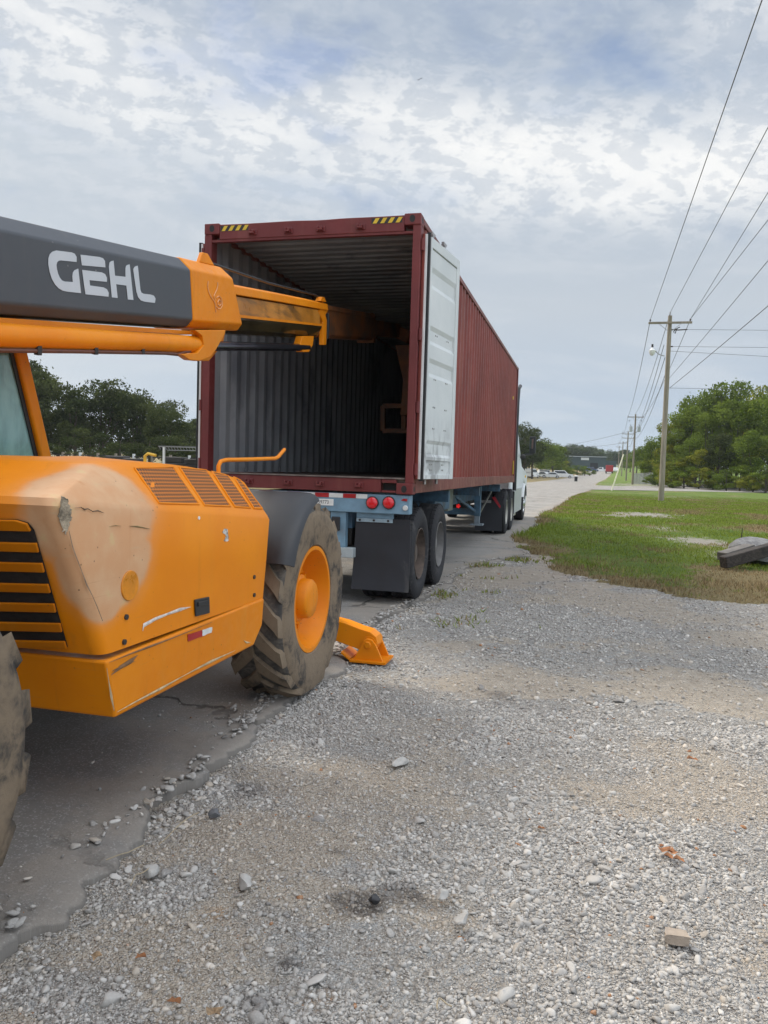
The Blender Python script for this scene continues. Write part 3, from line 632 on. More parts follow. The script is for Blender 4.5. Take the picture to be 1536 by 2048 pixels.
hood = m.build('engine_hood', ORANGE_HOOD, tele, ang=40, bevel=0)
A0, A1 = HR[0][3], HR[2][3]
# the rear face plane of the pod (holds the grille)
RP0 = np.array(HR[0][0]); _t = np.array(HR[2][0])-RP0; RPN = np.cross(_t, (1, 0, 0)); RPN /= np.linalg.norm(RPN)
if RPN[1] > 0: RPN = -RPN
def RF(a, b, d=.003): return PP(a, b, RP0, RPN)+RPN*d
from mathutils.bvhtree import BVHTree
_hm = MB(); _hm.ring(HR, closed=False); HBV = BVHTree.FromPolygons([Vector(v) for v in _hm.v], _hm.f)
def on_hood(a, b, d=.003):
    """the place on the hood's own skin, lifted by d along its normal"""
    r = ray(a, b); h = HBV.ray_cast(Vector(C0), Vector(r).normalized())
    if h[0] is None: return PX(a, b, HS+d)
    n = np.array(h[1]); n = n if np.dot(n, r) < 0 else -n
    return np.array(h[0])+n*d
# grille: dark recess behind, then five slats
gout = [(-170, 1035), (35, 1037), (58, 1044), (70, 1058), (137, 1292), (-170, 1284)]
m = MB(); m.slab([RF(a, b, .004) for a, b in gout], -RPN*-.001); 
grille = m.build('grille', simple('radiator_mesh', (.018, .016, .015), .8, 0, .5, 40, .4), tele, smooth=False)
for y0, y1, xe, x1 in [(1037, 1059, 66, 71), (1083, 1101, 77, 82), (1123, 1141, 88, 93), (1165, 1182, 100, 105), (1204, 1221, 112, 116), (1243, 1260, 124, 128), (1279, 1293, 133, 137)]:
    m = MB(); sl = -.035
    if y0 == 1037: q = [(-170, y0-3), (35, y0), (58, y0+7), (66, y1), (-170, y1-5)]
    else: q = [(-170, y0-6), (xe, y0), (x1, y1), (-170, y1-7)]
    m.slab([RF(a, b, .006) for a, b in q], RPN*.010); m.build('slat', SLAT, grille, smooth=False, bevel=.003)
# torn corner and the crack running down the edge
def strip(name, pts, mt, w=.004, parent=None, pr=.0025):
    """a thin raised scratch following points that already lie on the surface"""
    m = MB(); ptsn = [np.array(p) for p in pts]; R = []
    for i, p in enumerate(ptsn):
        d = ptsn[min(i+1, len(ptsn)-1)]-ptsn[max(i-1, 0)]; d /= np.linalg.norm(d); s = np.cross(d, (1, 0, 0)); s /= (np.linalg.norm(s)+1e-9)
        ww = w*(.25+1.2*RNG.random()) if 0 < i < len(ptsn)-1 else w*.12
        R.append([p-s*ww+np.array([pr*.2, 0, 0]), p+np.array([pr, 0, 0]), p+s*ww+np.array([pr*.2, 0, 0])])
    m.ring(R, closed=False); return m.build(name, mt, parent, smooth=False)
HX = lambda a, b, d=.002: PX(a, b, HS+d)
fibre = simple('torn_fibreglass', (.36, .30, .22), .9, 0, .6, 22, .9, (.09, .075, .05), .14)
def ragged(pts, f, n=5, amp=2.0):
    out = []
    for i in range(len(pts)):
        a, b = np.array(pts[i], float), np.array(pts[(i+1) % len(pts)], float)
        for k in range(n): t = k/n; q = a+(b-a)*t+RNG.normal(0, amp, 2)*(k > 0); out.append(f(q[0], q[1]))
    return out
EP0 = (np.array(HR[2][3])); EPN = np.array([.75, -.66, 0]); EPN /= np.linalg.norm(EPN)
EE0 = np.array(HR[0][3]); _ed = EP0-EE0; EPN = np.cross(_ed, np.cross(EPN, _ed)); EPN /= np.linalg.norm(EPN)
EF = lambda a, b, d=.006: PP(a, b, EP0, EPN)+EPN*d
m = MB(); m.slab(ragged([(121, 990), (131, 996), (137, 1008), (141, 1020), (140, 1040), (135, 1052), (131, 1068), (125, 1058), (118, 1042), (116, 1026), (120, 1012)], EF, 4, 1.4), EPN*.004); m.build('torn_edge', fibre, hood, smooth=False)
strip('crack', [on_hood(146, 1016), on_hood(160, 1015), on_hood(168, 1019), on_hood(174, 1017), on_hood(184, 1023), on_hood(194, 1021), on_hood(206, 1026)], scratchy('crack_dark', (.14, .09, .05)), .0022, hood)
strip('crack', [EF(136, 1060, .008), EF(143, 1090, .008), EF(150, 1110, .008), EF(160, 1136, .008), EF(172, 1168, .008), EF(183, 1190, .008), EF(192, 1210, .008), EF(203, 1240, .008)], scratchy('crack_grey', (.30, .21, .14)), .0035, hood)
strip('scuff', [HX(218, 1053), HX(230, 1051), HX(242, 1052)], scratchy('scuff_olive', (.24, .16, .06)), .0020, hood)
strip('scuff', [HX(258, 1052), HX(275, 1053), HX(300, 1058)], scratchy('scuff_olive_dark', (.18, .13, .05)), .0032, hood)
strip('scratch', [HX(285, 1262), HX(287, 1251), HX(310, 1238), HX(335, 1228), HX(360, 1219), HX(381, 1214)], scratchy('scratch_white', (.55, .50, .45)), .007, hood)
m = MB(); c = HX(259, 1171); m.cyl(c-np.array([.004, 0, 0]), c+np.array([.005, 0, 0]), .058, n=40)
m.build('reflector', simple('amber_reflector', (.60, .21, .008), .3, 0, .25, 12), hood, bevel=.002)
for a, b in [(252, 1234), (248, 1284), (508, 1154), (508, 1190)]:
    c = HX(a, b); m = MB(); m.cyl(c-np.array([.003, 0, 0]), c+np.array([.006, 0, 0]), .011, n=12); m.build('bolt', DARK, hood)
c = HX(398, 1036); m = MB(); m.cyl(c-np.array([.002, 0, 0]), c+np.array([.002, 0, 0]), .008, n=10); m.build('bolt', WHITEP, hood)
# small torn sticker
m = MB(); m.slab(ragged([(444, 1064), (449, 1057), (455, 1059), (457, 1075), (454, 1083), (447, 1081), (452, 1073)], lambda a, b: HX(a, b, .001), 3, .8), (.0015, 0, 0)); m.build('sticker', simple('torn_sticker', (.40, .38, .36), .6, 0, .9, 60), hood, smooth=False)
# latch: black pan with a paddle
m = MB(); q = [HX(387, 1199), HX(416, 1193), HX(417, 1226), HX(389, 1233)]; m.slab([p+np.array([.001, 0, 0]) for p in q], (.008, 0, 0)); la = m.build('latch', BLACKP, hood, smooth=False, bevel=.004)
m = MB(); q = [HX(391, 1216), HX(413, 1211), HX(414, 1221), HX(392, 1227)]; m.slab([p+np.array([.009, 0, 0]) for p in q], (.002, 0, 0)); m.build('latch_recess', simple('black_recess', (.004, .004, .004), .9), la, smooth=False) if False else None
m = MB(); q = [HX(391, 1204), HX(413, 1199), HX(413, 1208), HX(391, 1213)]; m.slab([p+np.array([.0095, 0, 0]) for p in q], (.007, 0, 0)); m.build('latch_paddle', BLACKP, hood, smooth=False, bevel=.002)
# vent screens on the sloping shoulder
VP0 = np.array(HR[3][9]); VN = np.cross(np.array(HR[3][12])-VP0, np.array(HR[4][9])-VP0); VN /= np.linalg.norm(VN)
if VN[0] < 0: VN = -VN
VF = lambda a, b, d=.004: PP(a, b, VP0, VN)+VN*d
def screen_mat():
    def fn(N):
        p = N.pos(); s = N.sep(p); R = 46.0
        a = N.math('MULTIPLY', s[1], R); b = N.math('MULTIPLY', N.math('ADD', s[2], N.math('MULTIPLY', s[0], -.6)), R*.95)
        row = N.math('FLOOR', b); a = N.math('ADD', a, N.math('MULTIPLY', N.math('MODULO', row, 2), .5))
        fa = N.math('SUBTRACT', N.math('FRACT', a), .5); fb = N.math('SUBTRACT', N.math('FRACT', b), .5)
        d = N.math('SQRT', N.math('ADD', N.math('MULTIPLY', fa, fa), N.math('MULTIPLY', fb, fb)))
        return {'Base Color': N.mix(N.mp(d, .34, .42), (.035, .014, .004), (.50, .15, .006)), 'Roughness': .6}
    return material('perforated_orange_screen', fn)
SCREEN = screen_mat()
for q in [((268, 937), (345, 935), (397, 1009), (317, 1007)), ((358, 936), (412, 941), (460, 1013), (408, 1011)), ((423, 944), (455, 952), (500, 1016), (469, 1014)), ((467, 955), (480, 961), (524, 1018), (507, 1017))]:
    q = [np.array(p, float) for p in q]; G = []
    for i in range(9):
        v = i/8; r = []
        for k in range(7): u = k/6; p = (q[0]*(1-u)+q[1]*u)*(1-v)+(q[3]*(1-u)+q[2]*u)*v; r.append(on_hood(p[0], p[1], .003))
        G.append(r)
    m = MB(); m.ring(G, closed=False); m.build('vent_screen', SCREEN, hood, recalc=False)
    m = MB(); edge = G[0]+[r[-1] for r in G[1:]]+G[-1][-2::-1]+[r[0] for r in G[-2:0:-1]]; m.tube(edge+[edge[0]], .0045, 6, False); m.build('vent_frame', ORANGE, hood)
# lower skirt
q = [PX(213, 1323, HS+.012), PX(529, 1196, HS+.012), PX(525, 1250, HS+.012), PX(508, 1291, HS+.012), PX(230, 1437, HS+.012)]
m = MB(); q2 = [p+np.array([-.9, 0, 0]) for p in q]
m.slab(q, (-.9, 0, 0)); skirt = m.build('side_skirt', ORANGE_WORN, tele, smooth=True, bevel=.012, seg=3)
SX = lambda a, b: PX(a, b, HS+.014)
RED = simple('red_reflective', (.36, .012, .016), .35, 0, .1, 20); WREF = simple('white_reflective', (.62, .62, .60), .35, 0, .08, 20)
m = MB(); m.slab(ragged([(375, 1269), (404, 1260), (404, 1273), (376, 1283)], SX, 4, .5), (.0015, 0, 0)); m.build('red_marker', RED, skirt, smooth=False)
m = MB(); m.slab(ragged([(404.5, 1260), (424, 1254), (423, 1265), (404.5, 1272)], SX, 4, .5), (.0015, 0, 0)); m.build('white_marker', WREF, skirt, smooth=False)
gs = scratchy('scratch_pale', (.46, .35, .20)); gd = scratchy('scratch_brown', (.19, .10, .045))
strip('scratch', [SX(234, 1424), SX(270, 1404), SX(320, 1378), SX(370, 1350), SX(420, 1324), SX(470, 1301)], gs, .006, skirt)
strip('scratch', [SX(213, 1336), SX(217, 1360), SX(222, 1390), SX(228, 1422)], gs, .005, skirt)
strip('scratch', [SX(218, 1325), SX(260, 1308), SX(300, 1293), SX(350, 1274), SX(424, 1244)], gd, .005, skirt)
strip('scratch', [SX(222, 1350), SX(240, 1335), SX(262, 1322), SX(275, 1310)], gd, .008, skirt)
strip('scratch', [SX(224, 1342), SX(250, 1330), SX(270, 1322)], gd, .006, skirt)
strip('scratch', [SX(487, 1281), SX(493, 1285), SX(501, 1285)], gs, .004, skirt)

# ---- wheels
TR, TW = .645, .36
def make_wheel(cx, cy, steer=0.0, lugs=True):
    c = np.array([cx, cy, .595])
    h = TW/2
    prof = [(-h*.80, .345), (-h*.93, .36), (-h*1.0, .42), (-h*1.06, .49), (-h*1.04, .55), (-h*.98, .585), (-h*.86, .605), (-h*.5, .613), (0, .617), (h*.5, .613), (h*.86, .605), (h*.98, .585), (h*1.04, .55), (h*1.06, .49), (h*1.0, .42), (h*.93, .36), (h*.80, .345)]
    m = MB(); m.lathe(prof, c, 72)
    NL = 18
    def surf(s, th, lift):   # s: -1..1 across the tread, |s|>1 wraps down the shoulder
        a = abs(s); sg = 1 if s >= 0 else -1
        if a <= 1: x = a*h*.93; r = .617-.012*a*a+lift
        else: k = a-1; x = h*(.93+.11*min(k, 1)+lift*1.0); r = .600-.085*k+lift*.8
        return c+np.array([sg*x, r*math.cos(th), r*math.sin(th)])
    for side in (-1, 1):
        for i in range(NL):
            th0 = 2*math.pi*(i+(.5 if side > 0 else 0))/NL; rows = []
            for s in (.0, .3, .6, .85, 1.0, 1.25, 1.6):
                sw = .105-.02*s+(.0 if s < 1 else .02); mid = th0+.30*min(s, 1.1)
                L = .024 if s < 1.3 else (.016 if s < 1.5 else .0)
                rows.append([surf(side*s, mid-sw, -.006), surf(side*s, mid-sw*.86, L), surf(side*s, mid+sw*.86, L), surf(side*s, mid+sw, -.006)])
            m.ring(rows, True, True)
    np_ = len(prof); m.mi = [1 if i < 72*(np_-1) and 5 <= i % (np_-1) <= 10 else q for i, q in enumerate(m.mi)]
    for k in range(len(m.v)):    # the tyre sits flat on the ground and bulges
        x, y, z = m.v[k]
        if z < .035: m.v[k] = (cx+(x-cx)*(1+.6*max(0, .035-z)), y, .006+max(0, z)*.06 if z > 0 else .004+RNG.random()*.004)
    return m, c
def rim_mesh(c, out=1):
    m = MB(); h = TW/2
    m.lathe([(out*h*.82, .352), (out*h*.90, .350), (out*h*.90, .325), (out*h*.60, .305), (out*h*.30, .285), (out*h*.05, .262), (out*h*.0, .20), (out*h*.02, .14)], c, 56)
    m.lathe([(out*h*.02, .165), (out*h*.30, .160), (out*h*.42, .155), (out*h*.46, .135), (out*h*.78, .128), (out*h*.86, .115), (out*h*.88, .05), (out*h*.88, .001)], c, 40)
    for i in range(10):
        t = 2*math.pi*i/10; q = c+np.array([out*h*.03, .215*math.cos(t), .215*math.sin(t)]); m.cyl(q, q+np.array([out*.035, 0, 0]), .016, n=6)
    return m
for nm, cx, cy in (('wheel', -1.86, 4.84), ('wheel', -1.86, 1.50), ('wheel', -3.90, 4.84), ('wheel', -3.90, 1.50)):
    out = 1 if cx > TX else -1
    w = MB(); c = np.array([cx, cy, .595]); rm = rim_mesh(c, out); wh = rm.build('wheel', ORANGE_RIM, tele, ang=45)
    tm, c = make_wheel(cx, cy); ty = tm.build('tyre', [RUB_MUD, RUB_TREAD], wh, ang=38, recalc=True)
    hb = MB()
    hb.cyl(c-np.array([out*.30, 0, 0]), c+np.array([out*.01, 0, 0]), .15, n=20); hb.build('axle_hub', DARK, wh)
# fender over the front wheel
wc = np.array([0, 4.84, .605]); R = []
for k in range(15):
    t = rad(156-k*(156-108)/14); r = .735+.012*math.sin(k/14*math.pi); row = []
    for x, dr in ((-2.25, -.02), (-2.2, 0), (-1.70, 0), (-1.655, -.004), (-1.625, -.016), (-1.605, -.035), (-1.597, -.052)):
        row.append(wc+np.array([x, (r+dr)*math.cos(t), (r+dr)*math.sin(t)]))
    R.append(row)
m = MB(); m.ring(R, closed=False); fen = m.build('fender', BLACKP, tele, ang=60); sd = fen.modifiers.new('solid', 'SOLIDIFY'); sd.thickness = .012
m = MB(); t = rad(138); m.tube([wc+np.array([x, (.737+d)*math.cos(t), (.737+d)*math.sin(t)]) for x, d in ((-2.2, 0), (-1.72, 0), (-1.655, -.006), (-1.62, -.022))], .004, 6); m.build('fender_rib', BLACKP, fen)

# ---- stabiliser leg in front of the wheel
SY = 5.75
SQ = lambda a, b, y=SY: PY(a, b, y)
m = MB(); m.slab([SQ(600, 1222), SQ(690, 1246), SQ(720, 1258), SQ(740, 1264), SQ(752, 1274), SQ(756, 1289), SQ(748, 1303), SQ(730, 1305), SQ(712, 1297), SQ(674, 1283), SQ(600, 1262)], (0, .15, 0)); leg = m.build('stabiliser_leg', ORANGE, tele, smooth=False, bevel=.006)
m = MB(); c = SQ(738, 1288, SY); m.cyl(c+np.array([0, -.03, 0]), c+np.array([0, .25, 0]), .045, n=24); m.cyl(c+np.array([0, -.05, 0]), c+np.array([0, -.03, 0]), .028, n=6); m.build('pivot_pin', ORANGE_WORN, leg, bevel=.004)
m = MB(); m.cyl(c+np.array([0, -.012, 0]), c+np.array([0, -.006, 0]), .062, n=28); m.build('pin_washer', ORANGE, leg)
fz = .0
for dy in (-.032, .16):
    m = MB(); b0, b1 = SQ(709, 1318), SQ(768, 1312); b0[2] = b1[2] = -.01; tt = [SQ(729, 1281), SQ(736, 1276), SQ(746, 1279), SQ(754, 1290)]
    m.slab([np.array([p[0], SY+dy, p[2]]) for p in [b0]+tt+[b1]], (0, .022, 0)); m.build('foot_bracket', ORANGE, leg, smooth=False, bevel=.003)
b0, b1 = SQ(709, 1320), SQ(770, 1315); zf = min(b0[2], b1[2])
m = MB(); zf = -.022
m.box(b0[0]-.02, b1[0]+.02, SY-.07, SY+.20, zf, zf+.016); m.hexa([(b0[0]-.10, SY-.035, zf+.05), (b0[0]-.03, SY-.035, zf), (b0[0]-.03, SY+.20, zf), (b0[0]-.10, SY+.20, zf+.05), (b0[0]-.10, SY-.035, zf+.066), (b0[0]-.03, SY-.035, zf+.016), (b0[0]-.03, SY+.20, zf+.016), (b0[0]-.10, SY+.20, zf+.066)])
m.build('foot_plate', ORANGE_WORN, leg, smooth=False)
m = MB(); m.box(-4.1, -2.0, SY-.02, SY+.2, .34, .60); m.build('stabiliser_beam', ORANGE_WORN, tele, bevel=.01)

# ---- chassis under the pod and the boom
m = MB(); m.box(-3.30, -2.46, .3, 5.75, .50, .98); m.box(-3.2, -2.56, -.2, .3, .7, 1.5); chs = m.build('chassis', DARK, tele, bevel=.02)
m = MB(); m.box(-3.12, -2.64, 1.2, 2.1, .98, 1.75); m.build('boom_tower', ORANGE_WORN, tele, bevel=.02)
for y in (4.84, 1.5): m = MB(); m.cyl((-3.6, y, .605), (-2.1, y, .605), .10, n=16); m.build('axle', DARK, tele)

# ---- boom (side plane x = BX), measured along its own pitch
BX = -2.70; BW = .36
B = lambda a, b, d=0.0: PX(a, b, BX+d)
def ext(p, q, t): return p+(q-p)*t
ut0, ut1 = B(0, 459.6), B(381, 540); ub0, ub1 = B(0, 602.5), B(389.6, 641)
ax = (ut1-ut0)/np.linalg.norm(ut1-ut0); up = np.cross((1, 0, 0), ax); up = np.array([0, -ax[2], ax[1]])
hgt = np.dot(ub1-ut1, up); 
def boom_section(p, hh, half, ct, cb, x0=BX):
    """cross-section ring at point p (upper side edge), hh side height downwards, ct/cb chamfers"""
    L = x0-BW+0.0
    return [p, p+up*-hh, p+up*(-hh-cb)+np.array([-cb*1.0, 0, 0]), p+up*(-hh-cb)+np.array([-BW+cb, 0, 0]), p+up*-hh+np.array([-BW, 0, 0]), p+np.array([-BW, 0, 0]), p+up*ct+np.array([-BW+ct, 0, 0]), p+up*ct+np.array([-ct, 0, 0])]
hh0 = -np.dot(ub0-ut0, up); hh1 = -np.dot(ub1-ut1, up); hh = (hh0+hh1)/2
CT, CB = .085, .05
back = ut0-ax*1.9
m = MB(); m.ring([boom_section(back, hh, 0, CT, CB), boom_section(ut1, hh, 0, CT, CB)], True, True); boom = m.build('outer_boom', GREY, tele, smooth=False, bevel=.012, seg=3)
# orange nose: same outline, sloping front
nf_t = B(465.5, 553); nf_b = B(485, 659)
Lt = np.dot(nf_t-ut1, ax); Lb = np.dot(nf_b-ut1, ax)
r0 = boom_section(ut1, hh, 0, CT, CB); r1 = []
for p in r0:
    d = np.dot(p-ut1, up); t = np.clip(-d/hh, -.25, 1.1); r1.append(p+ax*(Lt+(Lb-Lt)*max(0, t)) if d <= 0 else p+ax*(Lt-.03))
g = np.array([0, 0, 0]); cen0 = sum(r0)/8; cen1 = sum(r1)/8
gr = lambda r, c, e: [p+(p-c)/np.linalg.norm(p-c)*e for p in r]
m = MB(); m.ring([gr(r0, cen0, .006), gr(r1, cen1, .004)], True, True); nose = m.build('boom_nose', ORANGE, tele, smooth=False, bevel=.014, seg=3)
m = MB(); t0 = r1[7]-ax*.34+up*.004; m.slab([t0+np.array([.0, 0, 0]), t0+up*.075+ax*.06, t0+up*.075+ax*.14, t0+ax*.24], (-.03, 0, 0)); m.build('lug', ORANGE, nose, smooth=False, bevel=.004)
# lettering on the boom side
LB = lambda pts: [B(a/3.072, 400+b/3.072, .0022) for a, b in pts]
def arc(cx, cy, rx, ry, a0, a1, n=8): return [(cx+rx*math.cos(rad(a0+(a1-a0)*k/n)), cy+ry*math.sin(rad(a0+(a1-a0)*k/n))) for k in range(n+1)]
letters = {
 'G': [(470, 381), (374, 371), (360, 373), (350, 383), (346, 400), (349, 425), (356, 452), (366, 476), (380, 494), (398, 501), (447, 504), (444, 470), (447, 446), (456, 432), (480, 422), (497, 572), (412, 563), (385, 557), (360, 543), (338, 520), (318, 485), (304, 440), (296, 395), (297, 358), (305, 334), (320, 318), (345, 310), (440, 322), (458, 330), (470, 350)],
 'E': [(494, 336), (610, 350), (632, 358), (644, 374), (647, 414), (503, 401), (498, 370)],
 'E2': [(504, 429), (625, 445), (645, 455), (656, 478), (656, 503), (549, 492), (552, 525), (635, 537), (656, 548), (667, 570), (666, 594), (525, 579), (516, 520)],
 'H': [(672, 385), (682, 376), (697, 373), (706, 465), (771, 472), (770, 420), (774, 405), (784, 398), (796, 396), (819, 614), (785, 611), (776, 526), (713, 517), (722, 602), (687, 598), (668, 410)],
 'L': [(818, 425), (825, 412), (835, 406), (846, 404), (862, 552), (868, 569), (882, 576), (925, 581), (945, 588), (955, 606), (951, 632), (890, 625), (865, 617), (848, 597), (838, 565), (824, 470)]}
for k, pts in letters.items():
    m = MB(); m.slab(LB(pts), (.001, 0, 0)); m.build('letter', LETTER, boom, smooth=False)
# horned-head emblem as fine pale lines on the nose
EM = simple('pale_emblem_line', (.72, .38, .17), .5)
NB = lambda a, b: B(a/3.072, 400+b/3.072, .008)
for pts, r in (([(1279, 500), (1276, 530), (1282, 560), (1294, 590), (1308, 610), (1318, 625), (1325, 655), (1327, 690)], .0035), ([(1338, 505), (1338, 525), (1332, 550), (1320, 575), (1314, 590), (1322, 612)], .0035), ([(1330, 600), (1345, 590), (1358, 600), (1366, 625), (1365, 650), (1355, 668), (1340, 668), (1331, 655)], .003), ([(1336, 630), (1346, 612), (1357, 622), (1358, 642), (1348, 650), (1338, 640)], .004)):
    m = MB(); m.tube([NB(*p) for p in pts], r, 5); m.build('emblem_line', EM, nose)
# second section with its top flange and end collar
B2 = lambda a, b, d=-.035: PX(a, b, BX+d)
i_t0, i_t1 = B2(470, 590), B2(640, 620); i_b1 = B2(640, 672)
h2 = -np.dot(i_b1-i_t1, up)
w2 = BW-.07
def sec(p, h, w, x0): return [p, p-up*h, p-up*(h+.03)+np.array([-.03, 0, 0]), p-up*(h+.03)+np.array([-w+.03, 0, 0]), p-up*h+np.array([-w, 0, 0]), p+np.array([-w, 0, 0])]
pa = i_t1-ax*2.4
def gold():
    def fn(N):
        o = N.obj(); n = N.noise(o, 3.0, 7, .65, .2); z = N.noise(N.mapv(o, (2, .5, 3)), 2.0, 7, .7)
        c = N.mix(N.mp(n, .35, .65), (.34, .13, .014), (.52, .21, .025)); c = N.mix(N.mp(z, .5, .66, 0, .8), c, (.10, .055, .02))
        return {'Base Color': c, 'Roughness': N.mp(n, .3, .7, .25, .5), 'Specular IOR Level': .6}
    return material('greasy_orange_paint', fn)
GOLD = gold(); GOLDD = simple('dirty_shaded_orange_steel', (.17, .055, .012), .6, 0, .4, 4, .1, (.05, .028, .014), .16)  # dirty orange, darkened in colour for the shade inside the container
m = MB(); m.ring([sec(pa, h2*.60, w2, 0), sec(i_t1, h2*.60, w2, 0)], True, True); inner = m.build('second_boom', GOLD, tele, smooth=False, bevel=.006)
DARKREFL = simple('dark_reflection_steel', (.055, .040, .016), .16, .35, .5, 3, 0, (.30, .13, .02), .10)  # dark olive base colour stands in for a reflection along the strip
def low(p): a = p-up*h2*.57; return [a+np.array([.014, 0, 0]), a-up*.03+np.array([.014, 0, 0]), a-up*h2*.40+np.array([-.035, 0, 0]), a-up*h2*.52+np.array([-.10, 0, 0]), a-up*h2*.52+np.array([-w2, 0, 0]), a+np.array([-w2, 0, 0])]
m = MB(); m.ring([low(pa), low(i_t1)], True, True); m.build('boom_slide_strip', DARKREFL, inner, smooth=False, bevel=.003)
m = MB(); a_ = i_t1-up*h2*.58+np.array([.018, 0, 0]); m.beam(a_-ax*2.3, a_, .012, .022); m.build('edge_strip', ORANGE_WORN, inner, smooth=False)
f0, f1 = B2(472, 590, -.03), B2(655, 621, -.03)
m = MB(); th = .085; q = [f0-ax*.5, f1]
m.ring([[p+np.array([.012, 0, 0]), p+up*th*.75+np.array([.0, 0, 0]), p+up*th+np.array([-.05, 0, 0]), p+up*th+np.array([-w2+.04, 0, 0]), p+up*th*.75+np.array([-w2-.01, 0, 0]), p+np.array([-w2-.01, 0, 0])] for p in (q[0], q[0]+(q[1]-q[0])*.5+up*.004, q[1])], True, True); m.build('top_flange', ORANGE_WORN, inner, smooth=False, bevel=.006)
m = MB(); e = f1; m.slab([e+up*.07+ax*.01, e+up*.0+ax*.02, e-up*.05-ax*.06, e-up*.10-ax*.02, e-up*.36-ax*.06, e-up*.36-ax*.16, e-up*.12-ax*.15, e-up*.02-ax*.30], (-.05, 0, 0)); m.build('end_collar', ORANGE, inner, smooth=False, bevel=.008)
m = MB(); m.slab([e-up*.02+ax*.05, e-up*.30-ax*.0, e-up*.28+ax*.05, e-up*.1+ax*.09], (-.25, 0, 0)); m.build('wear_pad_block', BLACKP, inner, smooth=False, bevel=.008)
m = MB(); e2 = f1+up*.085-ax*.22; m.slab([e2, e2+up*.045+ax*.05, e2+up*.045+ax*.13, e2+ax*.19], (-.06, 0, 0)); m.build('lug', ORANGE, inner, smooth=False, bevel=.004)
# hose and chain along the top
h0 = r1[7]+up*.06+np.array([-.10, 0, 0]); h1 = e2+up*.06+np.array([-.05, 0, 0])
m = MB(); m.tube([h0-ax*.12-up*.05, h0-up*.02, (h0+h1)/2-up*.03, h1, h1+ax*.16-up*.05], .011, 8); m.build('hose', BLACKP, tele)
# third section
B3 = lambda a, b: PX(a, b, BX-.07)
j1 = B3(750, 636); j0 = j1-ax*3.4; h3 = .26; w3 = w2-.07
m = MB(); m.ring([sec(j0, h3, w3, 0), sec(j1, h3, w3, 0)], True, True); third = m.build('third_boom', GOLDD, tele, smooth=False, bevel=.006)
m = MB(); m.ring([[p+np.array([.01, 0, 0]), p+up*.05, p+up*.05+np.array([-w3, 0, 0]), p+np.array([-w3-.01, 0, 0])] for p in (j0, j1)], True, True); m.build('top_flange', GOLDD, third, smooth=False)
m = MB(); m.slab([j1+up*.06-ax*.1, j1+up*.05+ax*.02, j1-up*.32+ax*.02, j1-up*.32-ax*.08], (-w3-.01, 0, 0)); m.build('end_collar', GOLDD, third, smooth=False, bevel=.005)
# boom head and fork carriage far inside the container
k0 = j1+np.array([-w3/2, 0, -.12]); k1 = PY(805, 715, 11.3); k2 = PY(818, 800, 11.4)
m = MB(); m.beam(k0-ax*.5, k0+ax*1.6, .17, .20); m.build('fourth_boom', GOLDD, tele, bevel=.006)
hd = k0+ax*1.6
m = MB(); m.slab([PY(790, 690, 11.6), PY(826, 690, 11.6), PY(832, 760, 11.6), PY(826, 830, 11.6), PY(800, 830, 11.6), PY(806, 760, 11.6)], (0, .10, 0)); q = PY(800, 700, 11.65); m.beam(hd, (hd[0]+.25, 11.6, hd[2]-.12), .14, .18); m.build('boom_head', GOLDD, tele, smooth=False, bevel=.01)
cl, cr = PY(766, 812, 11.8), PY(850, 812, 11.8); bl, br = PY(766, 862, 11.8), PY(850, 862, 11.8)
m = MB()
for a, b in ((cl, cr), (bl, br), (cl, bl), (cr, br), ((cl+cr)/2, (bl+br)/2)): m.beam(a, b, .07, .07, (0, 1, 0))
m.build('fork_carriage', GOLDD, tele, smooth=False, bevel=.006)

# ---- extension cylinder under the boom, bracket, rod and pipes
cyx = BX-.02
c0, c1 = (PX(0, 648, cyx)+PX(0, 695, cyx))/2, (PX(398, 671, cyx)+PX(398, 708, cyx))/2
rr = (np.linalg.norm(PX(0, 648, cyx)-PX(0, 695, cyx))+np.linalg.norm(PX(398, 671, cyx)-PX(398, 708, cyx)))/4
cd = (c1-c0)/np.linalg.norm(c1-c0)
m = MB(); m.cyl(c0-cd*1.6, c1+cd*.03, rr, n=32); cyl_ = m.build('extension_cylinder', ORANGE, tele, ang=50, bevel=.004)
m = MB(); a = B(0, 632, -.05); b = B(388, 662, -.05); m.slab([a-ax*1.5, b, b-up*.025, a-ax*1.5-up*.035], (-.2, 0, 0)); m.build('boom_underside', ORANGE_WORN, tele, smooth=False)
bq = [PX(a, b, cyx+.07) for a, b in [(390, 660), (452, 660), (448, 672), (432, 700), (420, 715), (400, 722), (380, 720), (362, 708), (395, 706), (408, 690), (405, 672)]]
m = MB(); m.slab(bq, (-.05, 0, 0)); m.build('cylinder_bracket', ORANGE_WORN, tele, smooth=False, bevel=.005)
bq = [PX(a, b, cyx-.10) for a, b in [(392, 660), (452, 660), (446, 690), (418, 722), (392, 720), (400, 690)]]
m = MB(); m.slab(bq, (-.05, 0, 0)); m.build('cylinder_bracket', ORANGE_WORN, tele, smooth=False, bevel=.005)
m = MB(); q0, q1 = PX(425, 692, cyx), PX(615, 695, cyx-.03); m.cyl(q0, q1, .036, n=20); m.build('cylinder_rod', CHROME, tele, ang=60)
m = MB(); m.slab([PX(a, b, cyx) for a, b in [(605, 672), (628, 672), (626, 690), (618, 704), (606, 704), (600, 690)]], (-.07, 0, 0)); m.build('rod_bracket', ORANGE_WORN, tele, smooth=False, bevel=.004)
PIPE = simple('dusty_red_brown_pipe', (.12, .045, .025), .5, 0, .2, 10)
